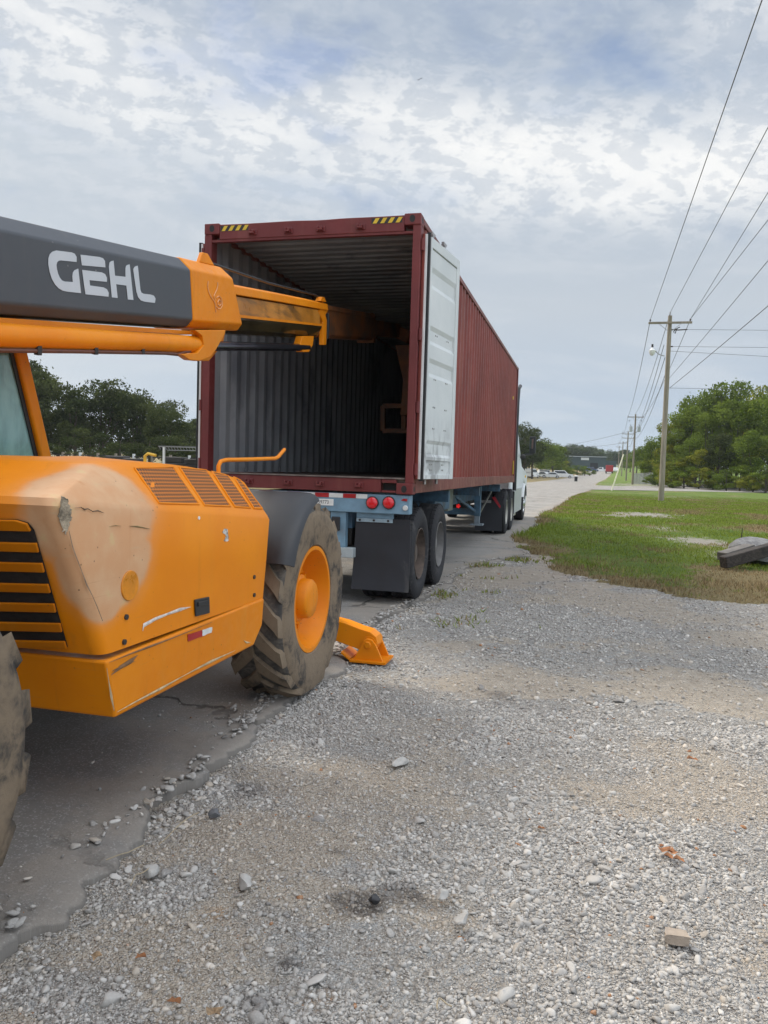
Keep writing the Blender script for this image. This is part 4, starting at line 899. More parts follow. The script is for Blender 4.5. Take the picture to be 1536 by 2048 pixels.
m = MB(); m.tube([PX(-200, 690, cyx+.03), PX(0, 701, cyx+.03), PX(150, 703, cyx+.03), PX(330, 706.5, cyx+.03), PX(355, 709, cyx+.03), PX(366, 705, cyx+.03), PX(380, 702, cyx+.03)], .011, 8); pp = m.build('hydraulic_pipe', PIPE, tele)
for a in (76, 190, 284): 
    q = PX(a, 698, cyx+.03); m = MB(); m.box(q[0]-.012, q[0]+.012, q[1]-.015, q[1]+.015, q[2]-.03, q[2]+.035); m.build('pipe_clip', DARK, pp)

# ---- operator's cab on the far side of the boom
CX = -3.12
pt, pb = PX(42, 690, CX), PX(98, 930, CX)
def glassmat():
    def fn(N):
        o = N.obj(); n = N.noise(o, 3.0, 7, .6, .8); st = N.noise(N.mapv(o, (1, 7, 1.6)), 1.4, 6, .65)
        g = N.node('ShaderNodeBsdfGlossy'); g.inputs[0].default_value = (.75, .95, .92, 1); g.inputs[1].default_value = .06
        t = N.node('ShaderNodeBsdfTransparent'); t.inputs[0].default_value = (.42, .66, .62, 1)
        d = N.node('ShaderNodeBsdfDiffuse'); N.set(d.inputs[0], N.mix(st, (.18, .37, .35), (.42, .66, .62)))  # streaked teal diffuse puts the bright reflection into the pane's colour
        fr = N.node('ShaderNodeFresnel'); fr.inputs[0].default_value = 1.5
        a = N.node('ShaderNodeMixShader'); N.set(a.inputs[0], N.mp(N.math('ADD', n, N.math('MULTIPLY', st, .5)), .5, 1.0, .40, .80)); N.t.links.new(t.outputs[0], a.inputs[1]); N.t.links.new(d.outputs[0], a.inputs[2])
        b = N.node('ShaderNodeMixShader'); N.set(b.inputs[0], N.math('MULTIPLY', fr.outputs[0], 1.6)); N.t.links.new(a.outputs[0], b.inputs[1]); N.t.links.new(g.outputs[0], b.inputs[2]); return b.outputs[0]
    return material('tinted_cab_glass', fn)
GLASS = glassmat()
y_f = pb[1]; z_b = .95; z_t = 2.36
dz = (pb-pt)/(pb[2]-pt[2])
ft = pt+dz*(z_t-pt[2]); fb = pt+dz*(z_b-pt[2]); yb = 2.0
for x in (CX, CX-.95):
    m = MB()
    f_ = np.array([x-.03, 0, 0])-np.array([0, 0, 0]); o_ = np.array([x-CX, 0, 0])
    m.beam(fb+o_+np.array([-.03, .0, 0]), ft+o_+np.array([-.03, .0, 0]), .06, .085, (0, 1, 0)); m.beam((x-.03, yb, z_b), (x-.03, yb, z_t), .06, .08, (0, 1, 0)); m.beam((x-.03, yb, z_t), (x-.03, ft[1], z_t), .06, .07)
    m.build('cab_frame', ORANGE, tele, bevel=.012)
m = MB(); m.box(CX-.99, CX+.01, yb-.05, ft[1]+.1, z_t+.03, z_t+.09); m.build('cab_roof', BLACKP, tele, bevel=.02)
m = MB(); m.box(CX-.95, CX-.02, yb, fb[1], z_b-.4, z_b); m.build('cab_floor', DARK, tele, bevel=.01)
m = MB(); m.slab([np.array([CX-.035, yb+.04, z_b]), fb+np.array([-.035, -.045, 0]), ft+np.array([-.035, -.045, 0]), np.array([CX-.035, yb+.04, z_t-.03])], (-.006, 0, 0)); m.build('window', GLASS, tele, smooth=False)
m = MB(); P0, P1 = fb+np.array([-.031, -.055, 0]), ft+np.array([-.031, -.055, 0])
m.beam(P0, P1, .012, .035, (0, 1, 0)); m.build('window_seal', BLACKP, tele, smooth=False)
m = MB(); m.slab([fb+np.array([-.06, .02, 0]), ft+np.array([-.06, .02, 0]), ft+np.array([-.92, .02, 0]), fb+np.array([-.92, .02, 0])], (0, .006, 0)); m.build('windscreen', GLASS, tele, smooth=False)
m = MB(); m.box(CX-.75, CX-.28, 2.3, 2.8, 1.25, 1.38); m.box(CX-.73, CX-.30, 2.25, 2.38, 1.38, 2.0); m.build('seat', BLACKP, tele, bevel=.04, seg=3)
m = MB(); sc = np.array([CX-.5, 3.3, 1.62])
ringp = [sc+np.array([.19*math.cos(t), .05*math.sin(t)*1.0, .17*math.sin(t)]) for t in np.linspace(0, 2*math.pi, 25)]
m.tube(ringp, .014, 8, False); m.cyl(sc, sc+np.array([0, .28, -.5]), .03, n=10); m.build('steering_wheel', BLACKP, tele)
m = MB(); m.box(CX-.8, CX-.2, 3.5, 3.8, 1.0, 1.45); m.build('dashboard', BLACKP, tele, bevel=.03)
# bent guard rod standing on the hood
gy = 4.02
q = [PX(437, 950, HS-.32), PX(437, 932, HS-.32), PX(441, 923, HS-.32), PX(452, 920, HS-.32), PX(500, 919, HS-.32), PX(550, 917, HS-.32), PX(556, 914, HS-.32), PX(569, 899, HS-.32)]
q[0][2] -= .06
m = MB(); m.tube(q, .0125, 10); m.build('mirror_arm', ORANGE, tele, ang=60)
# ================================================================== the shipping container
CXL, CXR, CY0, CL, CZ0, CZ1 = -4.178, -1.740, 7.995, 12.19, 1.197, 4.093
CY1 = CY0+CL
def redpaint(name, base=(.19, .036, .026), rust=.4, chalk=.35):
    def fn(N):
        o = N.obj(); n = N.noise(o, 1.1, 6, .6); f = N.noise(o, 9, 8, .72, .3); v = N.noise(N.mapv(o, (2.2, 2.2, .18)), 1.6, 6, .65)
        c = N.mix(N.mp(n, .3, .7), tuple(q*.82 for q in base), tuple(q*1.15 for q in base)); c = N.mix(N.math('MULTIPLY', N.mp(v, .48, .72), chalk), c, (.30, .13, .10))
        c = N.mix(N.mp(f, .64, .76, 0, rust), c, (.075, .035, .022)); return {'Base Color': c, 'Roughness': N.mp(f, .3, .7, .45, .65), 'Specular IOR Level': .4, 'Normal': N.bump(f, .15, .006)}
    return material(name, fn)
REDC = redpaint('oxide_red_paint'); REDF = redpaint('dark_oxide_red_frame', (.145, .026, .026), .6, .2); REDS = redpaint('chalky_oxide_red_rail', (.17, .05, .042), .5, .8)
def inner():
    def fn(N):
        p = N.pos(); s = N.sep(p); n = N.noise(p, .9, 6, .6, .3); f = N.noise(p, 7, 7, .7); 
        c = N.mix(N.mp(n, .35, .65), (.20, .205, .22), (.28, .285, .295)); c = N.mix(N.mp(N.noise(N.mapv(p, (1, 1.3, .5)), 1.3, 6, .62, .6), .54, .68, 0, .7), c, (.09, .095, .11))
        c = N.mix(N.mp(f, .68, .78, 0, .5), c, (.14, .09, .06)); return {'Base Color': c, 'Roughness': .65, 'Specular IOR Level': .3}
    return material('scuffed_grey_interior', fn)
INT = inner()
def floorm():
    def fn(N):
        p = N.pos(); n = N.noise(N.mapv(p, (6, .5, 1)), 2, 6, .65); return {'Base Color': N.mix(n, (.055, .04, .032), (.13, .10, .08)), 'Roughness': .75}
    return material('worn_plywood_floor', fn)
CHALK = redpaint('chalky_ridge_paint', (.27, .095, .075), .25, .9)
GASK = simple('black_rubber_gasket', (.012, .012, .013), .6)
box = empty('shipping_container', ((CXL+CXR)/2, CY0, CZ0), 'open dark red corrugated shipping container riding on the pale blue trailer', 'container')
def corr(x, out, y0, y1, z0, z1, dep=.044, pitch=.278):
    """corrugated sheet in the plane x, profile running along y"""
    ys = [(y0, 0)]; y = y0+.05
    while y < y1-.2:
        for d, o in ((0, 0), (.070, 0), (.139, 1), (.209, 1)): ys.append((y+d, o))
        y += pitch
    ys.append((y1, 0)); m = MB(); R = []
    for yy, o in ys: q = x+out*(dep*(o-1)); R.append([(q, yy, z0), (q, yy, z1)])
    m.ring(R, closed=False); m.mi = [1 if ys[i][1] != ys[i+1][1] else 0 for i in range(len(ys)-1)]; return m
t = .10
for nm, x, out, mats in (('left_wall', CXL+.012, -1, None), ('right_wall', CXR-.012, 1, None)):
    mo = corr(x, out, CY0+.16, CY1-.12, CZ0+.15, CZ1-.06); o = mo.build('side_wall', [REDC, REDC], box, smooth=False, recalc=False)
    o['label'] = 'red corrugated side wall'
    mi = corr(x-out*.004, out, CY0+.16, CY1-.12, CZ0+.15, CZ1-.06); i = mi.build('wall_lining', [INT, INT], o, smooth=False, recalc=False)
# roof sheet, corrugated across
m = MB(); R = []; y = CY0+.12
while y < CY1-.1:
    for d, z in ((0, 0), (.05, 0), (.07, .02), (.19, .02)): R.append([(CXL+.05, y+d, CZ1-.045+z), (CXR-.05, y+d, CZ1-.045+z)])
    y += .209
m.ring(R, closed=False); rf = m.build('roof', REDC, box, smooth=False, recalc=False)
m = MB(); m.ring([[(a[0], a[1], a[2]-.004) for a in r] for r in R], closed=False); m.build('roof_lining', INT, rf, smooth=False, recalc=False)
m = MB(); m.box(CXL+.05, CXR-.05, CY0+.04, CY1-.1, CZ0+.12, CZ0+.165); m.build('floor', floorm(), box, smooth=False)
m = MB(); m.box(CXL+.05, CXR-.05, CY1-.10, CY1-.06, CZ0+.1, CZ1-.05); m.build('front_wall', INT, box, smooth=False)
m = MB(); m.box(CXL+.05, CXR-.05, CY1-.055, CY1-.03, CZ0+.1, CZ1-.05); m.build('front_skin', REDC, box, smooth=False)
# rails
for x0, x1 in ((CXL, CXL+.06), (CXR-.06, CXR)):
    m = MB(); m.box(x0, x1, CY0+.17, CY1-.17, CZ1-.075, CZ1-.012); m.build('top_rail', REDS, box, smooth=False, bevel=.004)
    m = MB(); m.box(x0, x1, CY0+.17, CY1-.17, CZ0+.012, CZ0+.17); m.build('bottom_rail', REDS, box, smooth=False, bevel=.004)
# posts
for x0, x1 in ((CXL, CXL+.085), (CXR-.085, CXR)):
    m = MB(); m.box(x0, x1, CY0+.01, CY0+.15, CZ0+.118, CZ1-.118); o = (x1 if x0 == CXL else x0); m.build('corner_post', REDF, box, smooth=False, bevel=.006)
    m = MB(); m.box(x0, x1, CY1-.15, CY1-.01, CZ0+.118, CZ1-.118); m.build('corner_post', REDF, box, smooth=False, bevel=.006)
# header and sill, header slightly dented
zb_, zt_ = CZ1-.175, CZ1-.012; m = MB(); R = []
for k in range(25):
    u = k/24; x = CXL+.178+(CXR-CXL-.356)*u; d = -.010*math.exp(-((u-.55)/.10)**2)-.003*math.sin(u*9)
    R.append([(x, CY0+.012, zb_), (x, CY0+.11, zb_), (x, CY0+.11, zt_+d), (x, CY0+.012, zt_+d)])
m.ring(R, True, True); hdr = m.build('door_header', REDF, box, smooth=True, bevel=.006)
m = MB(); m.box(CXL+.085, CXR-.085, CY0+.02, CY0+.075, CZ1-.20, CZ1-.1755); m.build('header_lip', REDF, hdr, smooth=False)
m = MB(); m.box(CXL+.178, CXR-.178-.17, CY0+.012, CY0+.14, CZ0+.012, CZ0+.155); m.box(CXR-.34, CXR-.178, CY0+.012, CY0+.14, CZ0+.115, CZ0+.155); m.box(CXR-.34, CXR-.178, CY0+.012, CY0+.14, CZ0+.012, CZ0+.035); sill = m.build('door_sill', REDF, box, smooth=False, bevel=.006)
m = MB(); m.box(CXL+.09, CXR-.09, CY0+.0, CY0+.12, CZ0+.158, CZ0+.172); m.build('sill_plate', simple('rusty_sill_steel', (.17, .135, .12), .6, .2, .35, 8, .2), sill, smooth=False)
m = MB(); m.box(CXR-.338, CXR-.18, CY0+.10, CY0+.12, CZ0+.036, CZ0+.114); m.build('sill_pocket', GASK, sill, smooth=False)
# corner castings with their oval holes
for x in (CXL, CXR):
    for y in (CY0, CY1):
        for z in (CZ0, CZ1):
            sx, sy, sz = (1 if x == CXL else -1), (1 if y == CY0 else -1), (1 if z == CZ0 else -1)
            xa, xb = sorted((x, x+sx*.178)); ya, yb = sorted((y, y+sy*.162)); za, zb = sorted((z, z+sz*.118))
            m = MB(); m.box(xa, xb, ya, yb, za, zb); cc = m.build('corner_casting', REDF, box, smooth=False, bevel=.010)
            if y == CY0:
                m = MB(); c = np.array([x+sx*.092, y-.0015, z+sz*.056]); m.cyl(c, c+np.array([0, .003, 0]), .030, n=20)
                for k in range(len(m.v)): q = m.v[k]; m.v[k] = (q[0], q[1], c[2]+(q[2]-c[2])*1.25)
                m.build('casting_hole', GASK, cc, smooth=False)
                c = np.array([x-sx*.0015, y+sy*.085, z+sz*.056]); m = MB(); m.cyl(c, c+np.array([sx*.003, 0, 0]), .030, n=20); m.build('casting_hole', GASK, cc, smooth=False)
# lock-bar cam keepers on header and sill
def keeper(x, z, par):
    m = MB(); m.box(x-.05, x+.05, CY0-.004, CY0+.012, z-.028, z+.028); m.box(x-.028, x+.028, CY0-.05, CY0-.004, z-.024, z-.004); m.box(x-.028, x-.012, CY0-.05, CY0-.004, z-.004, z+.020)
    m.cyl((x+.02, CY0-.05, z+.004), (x+.02, CY0-.004, z+.004), .014, n=10); m.build('cam_keeper', REDF, par, smooth=False, bevel=.004)
for u in (.235, .405, .555, .735): keeper(CXL+(CXR-CXL)*u+.0, CZ1-.115, hdr)
for u in (.24, .43, .58, .76): keeper(CXL+(CXR-CXL)*u, CZ0+.085, sill)
# hazard stickers: black with slanting yellow bars
YEL = simple('hazard_yellow', (.62, .42, .03), .5, 0, .15, 10); BLK = simple('hazard_black', (.02, .02, .022), .5)
for x0 in (CXL+.19, CXR-.53):
    m = MB(); z0, z1 = CZ1-.088, CZ1-.03; m.box(x0, x0+.33, CY0+.0095, CY0+.0115, z0, z1); st = m.build('hazard_sticker', BLK, hdr, smooth=False)
    for k in range(4):
        a = x0+.012+k*.082; m = MB(); y = CY0+.0085
        m.slab([(a, y, z0+.002), (a+.042, y, z0+.002), (a+.076, y, z1-.002), (a+.034, y, z1-.002)], (0, -.001, 0)); m.build('yellow_bar', YEL, hdr, smooth=False)
# right door, swung right round against the side, its white inside facing out
def doorwhite():
    def fn(N):
        p = N.obj(); n = N.noise(p, 1.2, 6, .6); f = N.noise(p, 10, 7, .7); z = N.sep(p)[2]
        c = N.mix(N.mp(n, .3, .7), (.54, .57, .565), (.64, .66, .65)); sc = N.noise(N.mapv(p, (2, 2, 1)), 2.4, 6, .6, .5)
        c = N.mix(N.math('MULTIPLY', N.mp(z, .95, .30), N.mp(sc, .46, .60, 0, .75)), c, (.25, .25, .25)); c = N.mix(N.mp(f, .68, .78, 0, .35), c, (.30, .26, .22))
        return {'Base Color': c, 'Roughness': .5, 'Specular IOR Level': .4}
    return material('white_door_paint', fn)
DWH = doorwhite()
def door(hx, hy, ang, side, label):
    """hinge at (hx,hy); u runs along the open door, n towards its inner face"""
    u = np.array([math.sin(ang), math.cos(ang), 0]); n = np.array([math.cos(ang), -math.sin(ang), 0])*side
    H = np.array([hx, hy, 0]); z0, z1 = CZ0+.165, CZ1-.195; Wd = 1.17
    P = lambda a, d, z: H+u*a+n*d+np.array([0, 0, z])
    def bx(m, a0, a1, d0, d1, za, zb): return m.hexa([P(a0, d0, za), P(a1, d0, za), P(a1, d1, za), P(a0, d1, za), P(a0, d0, zb), P(a1, d0, zb), P(a1, d1, zb), P(a0, d1, zb)])
    m = MB(); bx(m, .03, Wd, -.028, .0, z0, z1); d = m.build('door', REDC, box, smooth=False, bevel=.004); d['label'] = label
    m = MB(); bx(m, .16, .21, .001, .030, z0, z1); bx(m, Wd-.10, Wd, .001, .030, z0, z1); bx(m, .21, Wd-.10, .001, .030, z1-.10, z1); bx(m, .21, Wd-.10, .001, .030, z0, z0+.05); m.build('door_frame', DWH, d, smooth=False, bevel=.003)
    # pressed panel: flats with horizontal swages
    zs = [(z0+.05, .006), (z0+.20, .006), (z0+.205, .022), (z0+.24, .022), (z0+.27, .004), (z0+.38, .004), (z0+.42, .022), (z0+.50, .022)]
    H_ = z1-z0
    for c in (.47, .605, .745): zs += [(z0+H_*c-.10, .022), (z0+H_*c-.055, .004), (z0+H_*c+.055, .004), (z0+H_*c+.10, .022)] if c != .745 else []
    zs += [(z1-.52, .022), (z1-.47, .005), (z1-.34, .005), (z1-.29, .022), (z1-.12, .022), (z1-.10, .008)]
    m = MB(); m.ring([[P(.21, dd, z), P(Wd-.10, dd, z)] for z, dd in zs], closed=False); m.build('door_panel', DWH, d, smooth=False)
    m = MB(); bx(m, .075, .10, -.001, .045, z0-.02, z1+.02); m.build('door_gasket', GASK, d, smooth=False, bevel=.006)
    m = MB(); bx(m, .10, .155, .001, .012, z0, z1); m.build('hinge_stile', REDF, d, smooth=False)
    m = MB(); bx(m, .05, .072, -.001, .020, z0, z1); m.build('gasket_strip', WHITEP, d, smooth=False)
    for zz in (z0+.10, z0+.75, z0+1.5, z1-.12):
        m = MB(); m.cyl(P(0, -.005, zz-.06), P(0, -.005, zz+.06), .020, n=12); bx(m, .0, .06, -.035, -.020, zz-.05, zz+.05); m.build('hinge', REDF, d, bevel=.003)
    for a in (.45, .85):
        m = MB(); m.cyl(P(a, -.065, z0-.06), P(a, -.065, z1+.10), .017, n=10); m.build('lock_rod', STEEL, d)
        m = MB(); bx(m, a-.04, a+.04, -.10, -.05, z1+.09, z1+.105); m.slab([P(a-.02, -.09, z1+.10), P(a+.10, -.09, z1+.125), P(a-.02, -.09, z1+.14)], n*.03); m.build('lock_cam', STEEL, d, smooth=False)
    for a in (.40, .80):     # rivet pairs
        for zz in (z0+.10, z0+.16, z0+.55, z0+.78, z0+1.08, z0+1.55):
            m = MB()
            for e in (0, .05): q = P(a+e, .006 if zz < z0+.2 else .022, zz); m.cyl(q, q+n*.006, .009, n=7)
            m.build('rivet', STEEL, d, smooth=False)
    return d
door(CXR+.028, CY0+.03, rad(8.2), 1, 'white inside face of the open right door')
door(CXL-.028, CY0+.03, rad(-25.5), -1, 'open left door seen on edge')
for k, y in enumerate((9.0, 10.1, 11.2, 12.4, 13.6)):   # lashing rings along the floor edge
    m = MB(); c = np.array([CXL+.075, y, CZ0+.22]); m.tube([c+np.array([.012, .03*math.cos(t), .03*math.sin(t)]) for t in np.linspace(0, 2*math.pi, 13)], .006, 6, False); m.build('lashing_ring', INT, box)
# small yellow plates on the side wall
for a, b, c_, d_ in ((1027, 935, 3, 28), (1027, 796, 2, 6)):
    p = PX(a, b, CXR+.004); q = PX(a+c_, b-d_/2, CXR+.004); m = MB(); m.box(CXR-.01, CXR+.004, p[1]-.05, p[1]+.05, p[2]-d_*.006, p[2]+d_*.006); m.build('marker_plate', YEL, box, smooth=False)
# ================================================================== trailer chassis
BLUE = simple('weathered_pale_blue_paint', (.16, .27, .36), .55, .0, .2, 4, .1, (.16, .085, .05), .10)
BLUED = simple('grimy_blue_steel', (.06, .125, .19), .6, 0, .35, 5, .1, (.05, .04, .035), .16)
TGREY = simple('grey_wheel_disc', (.16, .155, .15), .6, .2, .25, 7, .1, (.08, .055, .04), .12)
ALU = simple('polished_alloy', (.62, .62, .62), .28, .85, .06, 6)
def lens(name, c, e):
    def fn(N):
        o = N.obj(); d = N.voro(o, 38); return {'Base Color': c, 'Roughness': .15, 'Emission Color': (1.0, .03, .03), 'Emission Strength': N.mp(d, .5, .0, e*.3, e), 'Coat Weight': .5}
    return material(name, fn)
LENS = lens('red_lamp_lens', (.55, .01, .02), .10); LENSB = lens('lit_red_brake_lens', (.6, .02, .02), 1.2)
chas = empty('container_trailer', ((CXL+CXR)/2, 8.1, 0), 'pale blue skeletal trailer under the red container', 'trailer')
YB = 8.02
m = MB(); m.box(CXL+.02, CXR-.03, YB, YB+.14, .985, 1.187); bump_ = m.build('rear_crossmember', BLUE, chas, smooth=False, bevel=.008)
tx = [(735, 712, 'w'), (712, 686, 'r'), (686, 658, 'w'), (658, 630, 'r'), (630, 602, 'w'), (602, 574, 'r'), (574, 546, 'w'), (546, 518, 'r'), (518, 490, 'w')]
for b_, a_, c in tx:
    xa, xb = PY(a_, 992, YB)[0], PY(b_, 992, YB)[0]; m = MB(); m.box(xa+.001, xb-.001, YB-.003, YB, 1.137, 1.183); m.build('reflective_tape', RED if c == 'r' else WREF, bump_, smooth=False)
for a in (745, 778):
    c = PY(a, 1005.5, YB); m = MB(); m.cyl(c, c+np.array([0, -.018, 0]), .070, n=32); m.build('lamp_ring', simple('black_lamp_ring', (.03, .02, .02), .6), bump_, bevel=.004)
    m = MB(); m.lathe([(0, .060), (.012, .058), (.022, .045), (.027, .022), (.028, .0005)], (0, 0, 0), 28)
    m.v = [(c[0]+v[1], c[1]-.016-v[0], c[2]+v[2]) for v in m.v]; m.build('tail_lamp', LENS, bump_)
c = PY(811, 1016, YB); m = MB(); m.cyl(c, c+np.array([0, -.02, 0]), .028, n=20); m.build('clear_marker_lamp', WREF, bump_, bevel=.004)
m = MB(); q0 = PY(803, 998, YB); m.slab([PY(802, 1001, YB-.002), PY(807, 997, YB-.002), PY(815, 998, YB-.002), PY(814, 1003, YB-.002)], (0, -.003, 0)); m.build('red_marker', RED, bump_, smooth=False)
px0, px1, pz0, pz1 = PY(588, 1010, YB)[0], PY(667, 1010, YB)[0], PY(660, 1011, YB)[2], PY(660, 998, YB)[2]
m = MB(); m.box(px0, px1, YB-.006, YB-.002, pz0, pz1); plate = m.build('number_panel', simple('white_number_panel', (.70, .70, .68), .5, 0, .06, 20), chas, smooth=False)
def text(s, name, mt, parent, org, xdir, zdir, height, width=None):
    cu = bpy.data.curves.new('lettering', 'FONT'); cu.body = s; cu.align_x = 'LEFT'; cu.extrude = 0.0
    to = bpy.data.objects.new('lettering_source', cu); COL.objects.link(to); bpy.context.view_layer.update()
    me = bpy.data.meshes.new_from_object(to.evaluated_get(bpy.context.evaluated_depsgraph_get())); bpy.data.objects.remove(to); bpy.data.curves.remove(cu)
    v = np.array([q.co for q in me.vertices]); mn, mx = v.min(0), v.max(0); sc = height/(mx[1]-mn[1]); sx = sc if width is None else width/(mx[0]-mn[0])
    xdir, zdir, org = map(np.asarray, (xdir, zdir, org)); w = org+np.outer((v[:, 0]-mn[0])*sx, xdir)+np.outer((v[:, 1]-mn[1])*sc, zdir)
    m = MB(); m.add(w, [tuple(p.vertices) for p in me.polygons]); bpy.data.meshes.remove(me); return m.build(name, mt, parent, smooth=False)
xe = PY(657.5, 1006, YB)[0]; W7 = .40*1.0
text('2459773', 'numbers', simple('black_numerals', (.012, .012, .014), .5), plate, (xe-.168, YB-.0075, pz0+.016), (1, 0, 0), (0, 0, 1), pz1-pz0-.030, .168)
# underride guard, bracket post and step
pa, pb_ = PY(663, 1012, YB+.06), PY(690, 1086, YB+.06)
m = MB(); m.box(pa[0]-.0, pb_[0]+.01, YB+.03, YB+.13, .60, .984); m.build('guard_post', BLUE, chas, smooth=False, bevel=.008)
m = MB(); m.box(-3.42, -3.29, YB+.03, YB+.13, .60, .984); m.build('guard_post', BLUE, chas, smooth=False, bevel=.008)
m = MB(); m.box(-3.75, PY(707, 1090, YB)[0], YB-.02, YB+.11, .495, .60); gb = m.build('underride_bar', simple('pale_grey_bar', (.36, .40, .41), .55, 0, .15, 5, 0, (.16, .12, .1), .08), chas, smooth=False, bevel=.006)
m = MB(); q = PY(672, 1035, YB+.02); m.box(q[0]-.05, q[0]+.05, YB+.0, YB+.028, .78, .93); m.build('black_bracket', BLACKP, chas, smooth=False, bevel=.01)
# flap with its hanger strip
FL = simple('black_rubber_flap', (.020, .022, .028), .55, 0, .18, 3, .1, (.07, .07, .07), .03)
for xa, xb in ((-2.375, -1.772), (-4.145, -3.55)):
    m = MB(); R = []
    for k in range(9):
        z = .925-.775*k/8; yy = YB+.075+.02*math.sin(k/8*2.6)-.015*(k/8)**2
        R.append([(xa-.035*k/8, yy, z), (xb, yy, z), (xb, yy+.010, z), (xa-.035*k/8, yy+.010, z)])
    m.ring(R, True, True); fl = m.build('mud_flap', FL, chas, ang=30)
    m = MB(); m.box(xa+.01, xb-.19, YB+.058, YB+.070, .885, .925); m.build('flap_strip', simple('pale_blue_strip', (.30, .40, .46), .5, 0, .2, 12), fl, smooth=False, bevel=.003)
    for u in (.12, .5, .88): c = np.array([xa+(xb-.19-xa)*u, YB+.058, .905]); m = MB(); m.cyl(c, c+np.array([0, -.012, 0]), .013, n=6); m.build('bolt', DARK, fl, smooth=False)
    m = MB(); m.box(xa+.01, xb-.19, YB+.06, YB+.11, .927, .984); m.build('flap_bracket', BLUE, chas, smooth=False, bevel=.004)
# rails, cross pieces
for x in (-3.42, -2.50):
    m = MB(); m.box(x-.06, x+.06, YB+.15, 20.0, .80, 1.186); m.build('frame_rail', BLUED, chas, smooth=False, bevel=.008)
for y in (10.9, 12.6, 14.3, 15.6, 16.9, 18.2, 19.9):
    m = MB(); m.box(-3.35, -2.57, y-.05, y+.05, .90, 1.10); m.build('cross_piece', BLUED, chas, smooth=False)
for y in (10.6, 13.8, 17.2):
    m = MB(); m.box(-2.43, CXR-.05, y-.05, y+.05, 1.03, 1.180); m.build('outrigger', BLUED, chas, smooth=False); m = MB(); m.box(CXL+.05, -3.49, y-.05, y+.05, 1.03, 1.180); m.build('outrigger', BLUED, chas, smooth=False)
m = MB(); m.box(-2.43, -2.05, 10.95, 12.2, .86, 1.12); m.build('tool_panel', BLUED, chas, smooth=False, bevel=.01)
m = MB(); m.box(-2.42, -2.12, 12.5, 12.95, .80, 1.16); m.build('bracket_box', simple('faded_olive_bracket', (.17, .19, .16), .7, 0, .2, 6), chas, smooth=False, bevel=.01)
m = MB(); m.box(-2.55, -2.45, 8.2, 10.4, .62, .80); m.box(-3.47, -3.37, 8.2, 10.4, .62, .80); m.build('suspension_beam', DARK, chas, smooth=False)
def truck_wheel(parent, cx, cy, out, disc, R_=.515, dual=True, rimc=None):
    c = np.array([cx, cy, R_]); h = .135
    prof = [(-h*.8, .285), (-h*1.02, .33), (-h*1.12, .40), (-h*1.02, .47), (-h*.86, .507), (-h*.8, R_), (-h*.52, R_), (-h*.48, R_-.012), (-h*.44, R_), (-h*.05, R_), (0, R_-.012), (h*.05, R_), (h*.44, R_), (h*.48, R_-.012), (h*.52, R_), (h*.8, R_), (h*.86, .507), (h*1.02, .47), (h*1.12, .40), (h*1.02, .33), (h*.8, .285)]
    d = MB(); o = out
    if dual: d.lathe([(o*h*.98, .292), (o*h*1.0, .280), (o*h*.6, .268), (o*h*.2, .262), (o*-h*.5, .255), (o*-h*.62, .20), (o*-h*.60, .12), (o*h*.55, .11), (o*h*.62, .09), (o*h*.62, .001)], c, 40)
    else: d.lathe([(o*h*.98, .292), (o*h*1.0, .280), (o*h*.7, .262), (o*h*.9, .22), (o*h*1.05, .15), (o*h*1.3, .11), (o*h*1.4, .06), (o*h*1.4, .001)], c, 40)
    for i in range(10):
        t = 2*math.pi*i/10; xx = o*(-h*.60 if dual else h*.95); q = c+np.array([xx, .165*math.cos(t), .165*math.sin(t)]); d.cyl(q, q+np.array([o*.04, 0, 0]), .017, n=6)
    w = d.build('wheel', disc, parent, ang=45)
    t = MB(); t.lathe(prof, c, 64)
    for s_ in (-1, 1):          # shoulder tread blocks
        for i in range(44):
            a = 2*math.pi*(i+.5*(s_ > 0))/44; v = []
            for da, r, x in ((-.045, R_-.010, .55), (.045, R_-.010, .55), (.045, R_-.010, .93), (-.045, R_-.010, .93), (-.04, R_+.007, .57), (.04, R_+.007, .57), (.04, R_+.005, .86), (-.04, R_+.005, .86)):
                v.append(c+np.array([s_*h*x, r*math.cos(a+da), r*math.sin(a+da)]))
            t.hexa(v)
    for k in range(len(t.v)):
        x, y, z = t.v[k]
        if z < .012: t.v[k] = (x, y, .010)
    t.build('tyre', RUB, w, ang=40); return w
for y, dsc in ((8.655, simple('rusty_dark_wheel_disc', (.10, .075, .06), .7, .2, .4, 8, .2)), (9.885, TGREY)):
    truck_wheel(chas, -1.905, y, 1, dsc); truck_wheel(chas, -2.235, y, -1, dsc); truck_wheel(chas, -4.01, y, -1, dsc); truck_wheel(chas, -3.68, y, 1, dsc)
    m = MB(); m.cyl((-3.9, y, .515), (-2.05, y, .515), .075, n=14); m.build('axle', DARK, chas)
# landing gear
for x in (-2.16, -3.76):
    m = MB(); m.box(x-.065, x+.065, 16.33, 16.47, .52, 1.15); m.build('landing_leg', BLUED, chas, smooth=False, bevel=.008)
    m = MB(); m.box(x-.05, x+.05, 16.345, 16.455, .36, .52); m.box(x-.13, x+.13, 16.27, 16.53, .325, .36); m.build('landing_foot', simple('grey_landing_foot', (.20, .24, .27), .6, .2, .2, 8), chas, smooth=False, bevel=.004)
m = MB(); m.beam((-3.76, 16.4, .60), (-2.16, 16.4, .60), .06, .13); m.build('leg_brace', BLUED, chas, smooth=False)
m = MB(); m.beam((-2.16, 16.5, .50), (-2.05, 18.0, 1.05), .03, .03); m.build('leg_stay', STEEL, chas, smooth=False)
m = MB(); m.beam((-2.20, 16.32, .62), (-2.45, 15.2, .95), .05, .05); m.build('leg_stay', BLUED, chas, smooth=False)
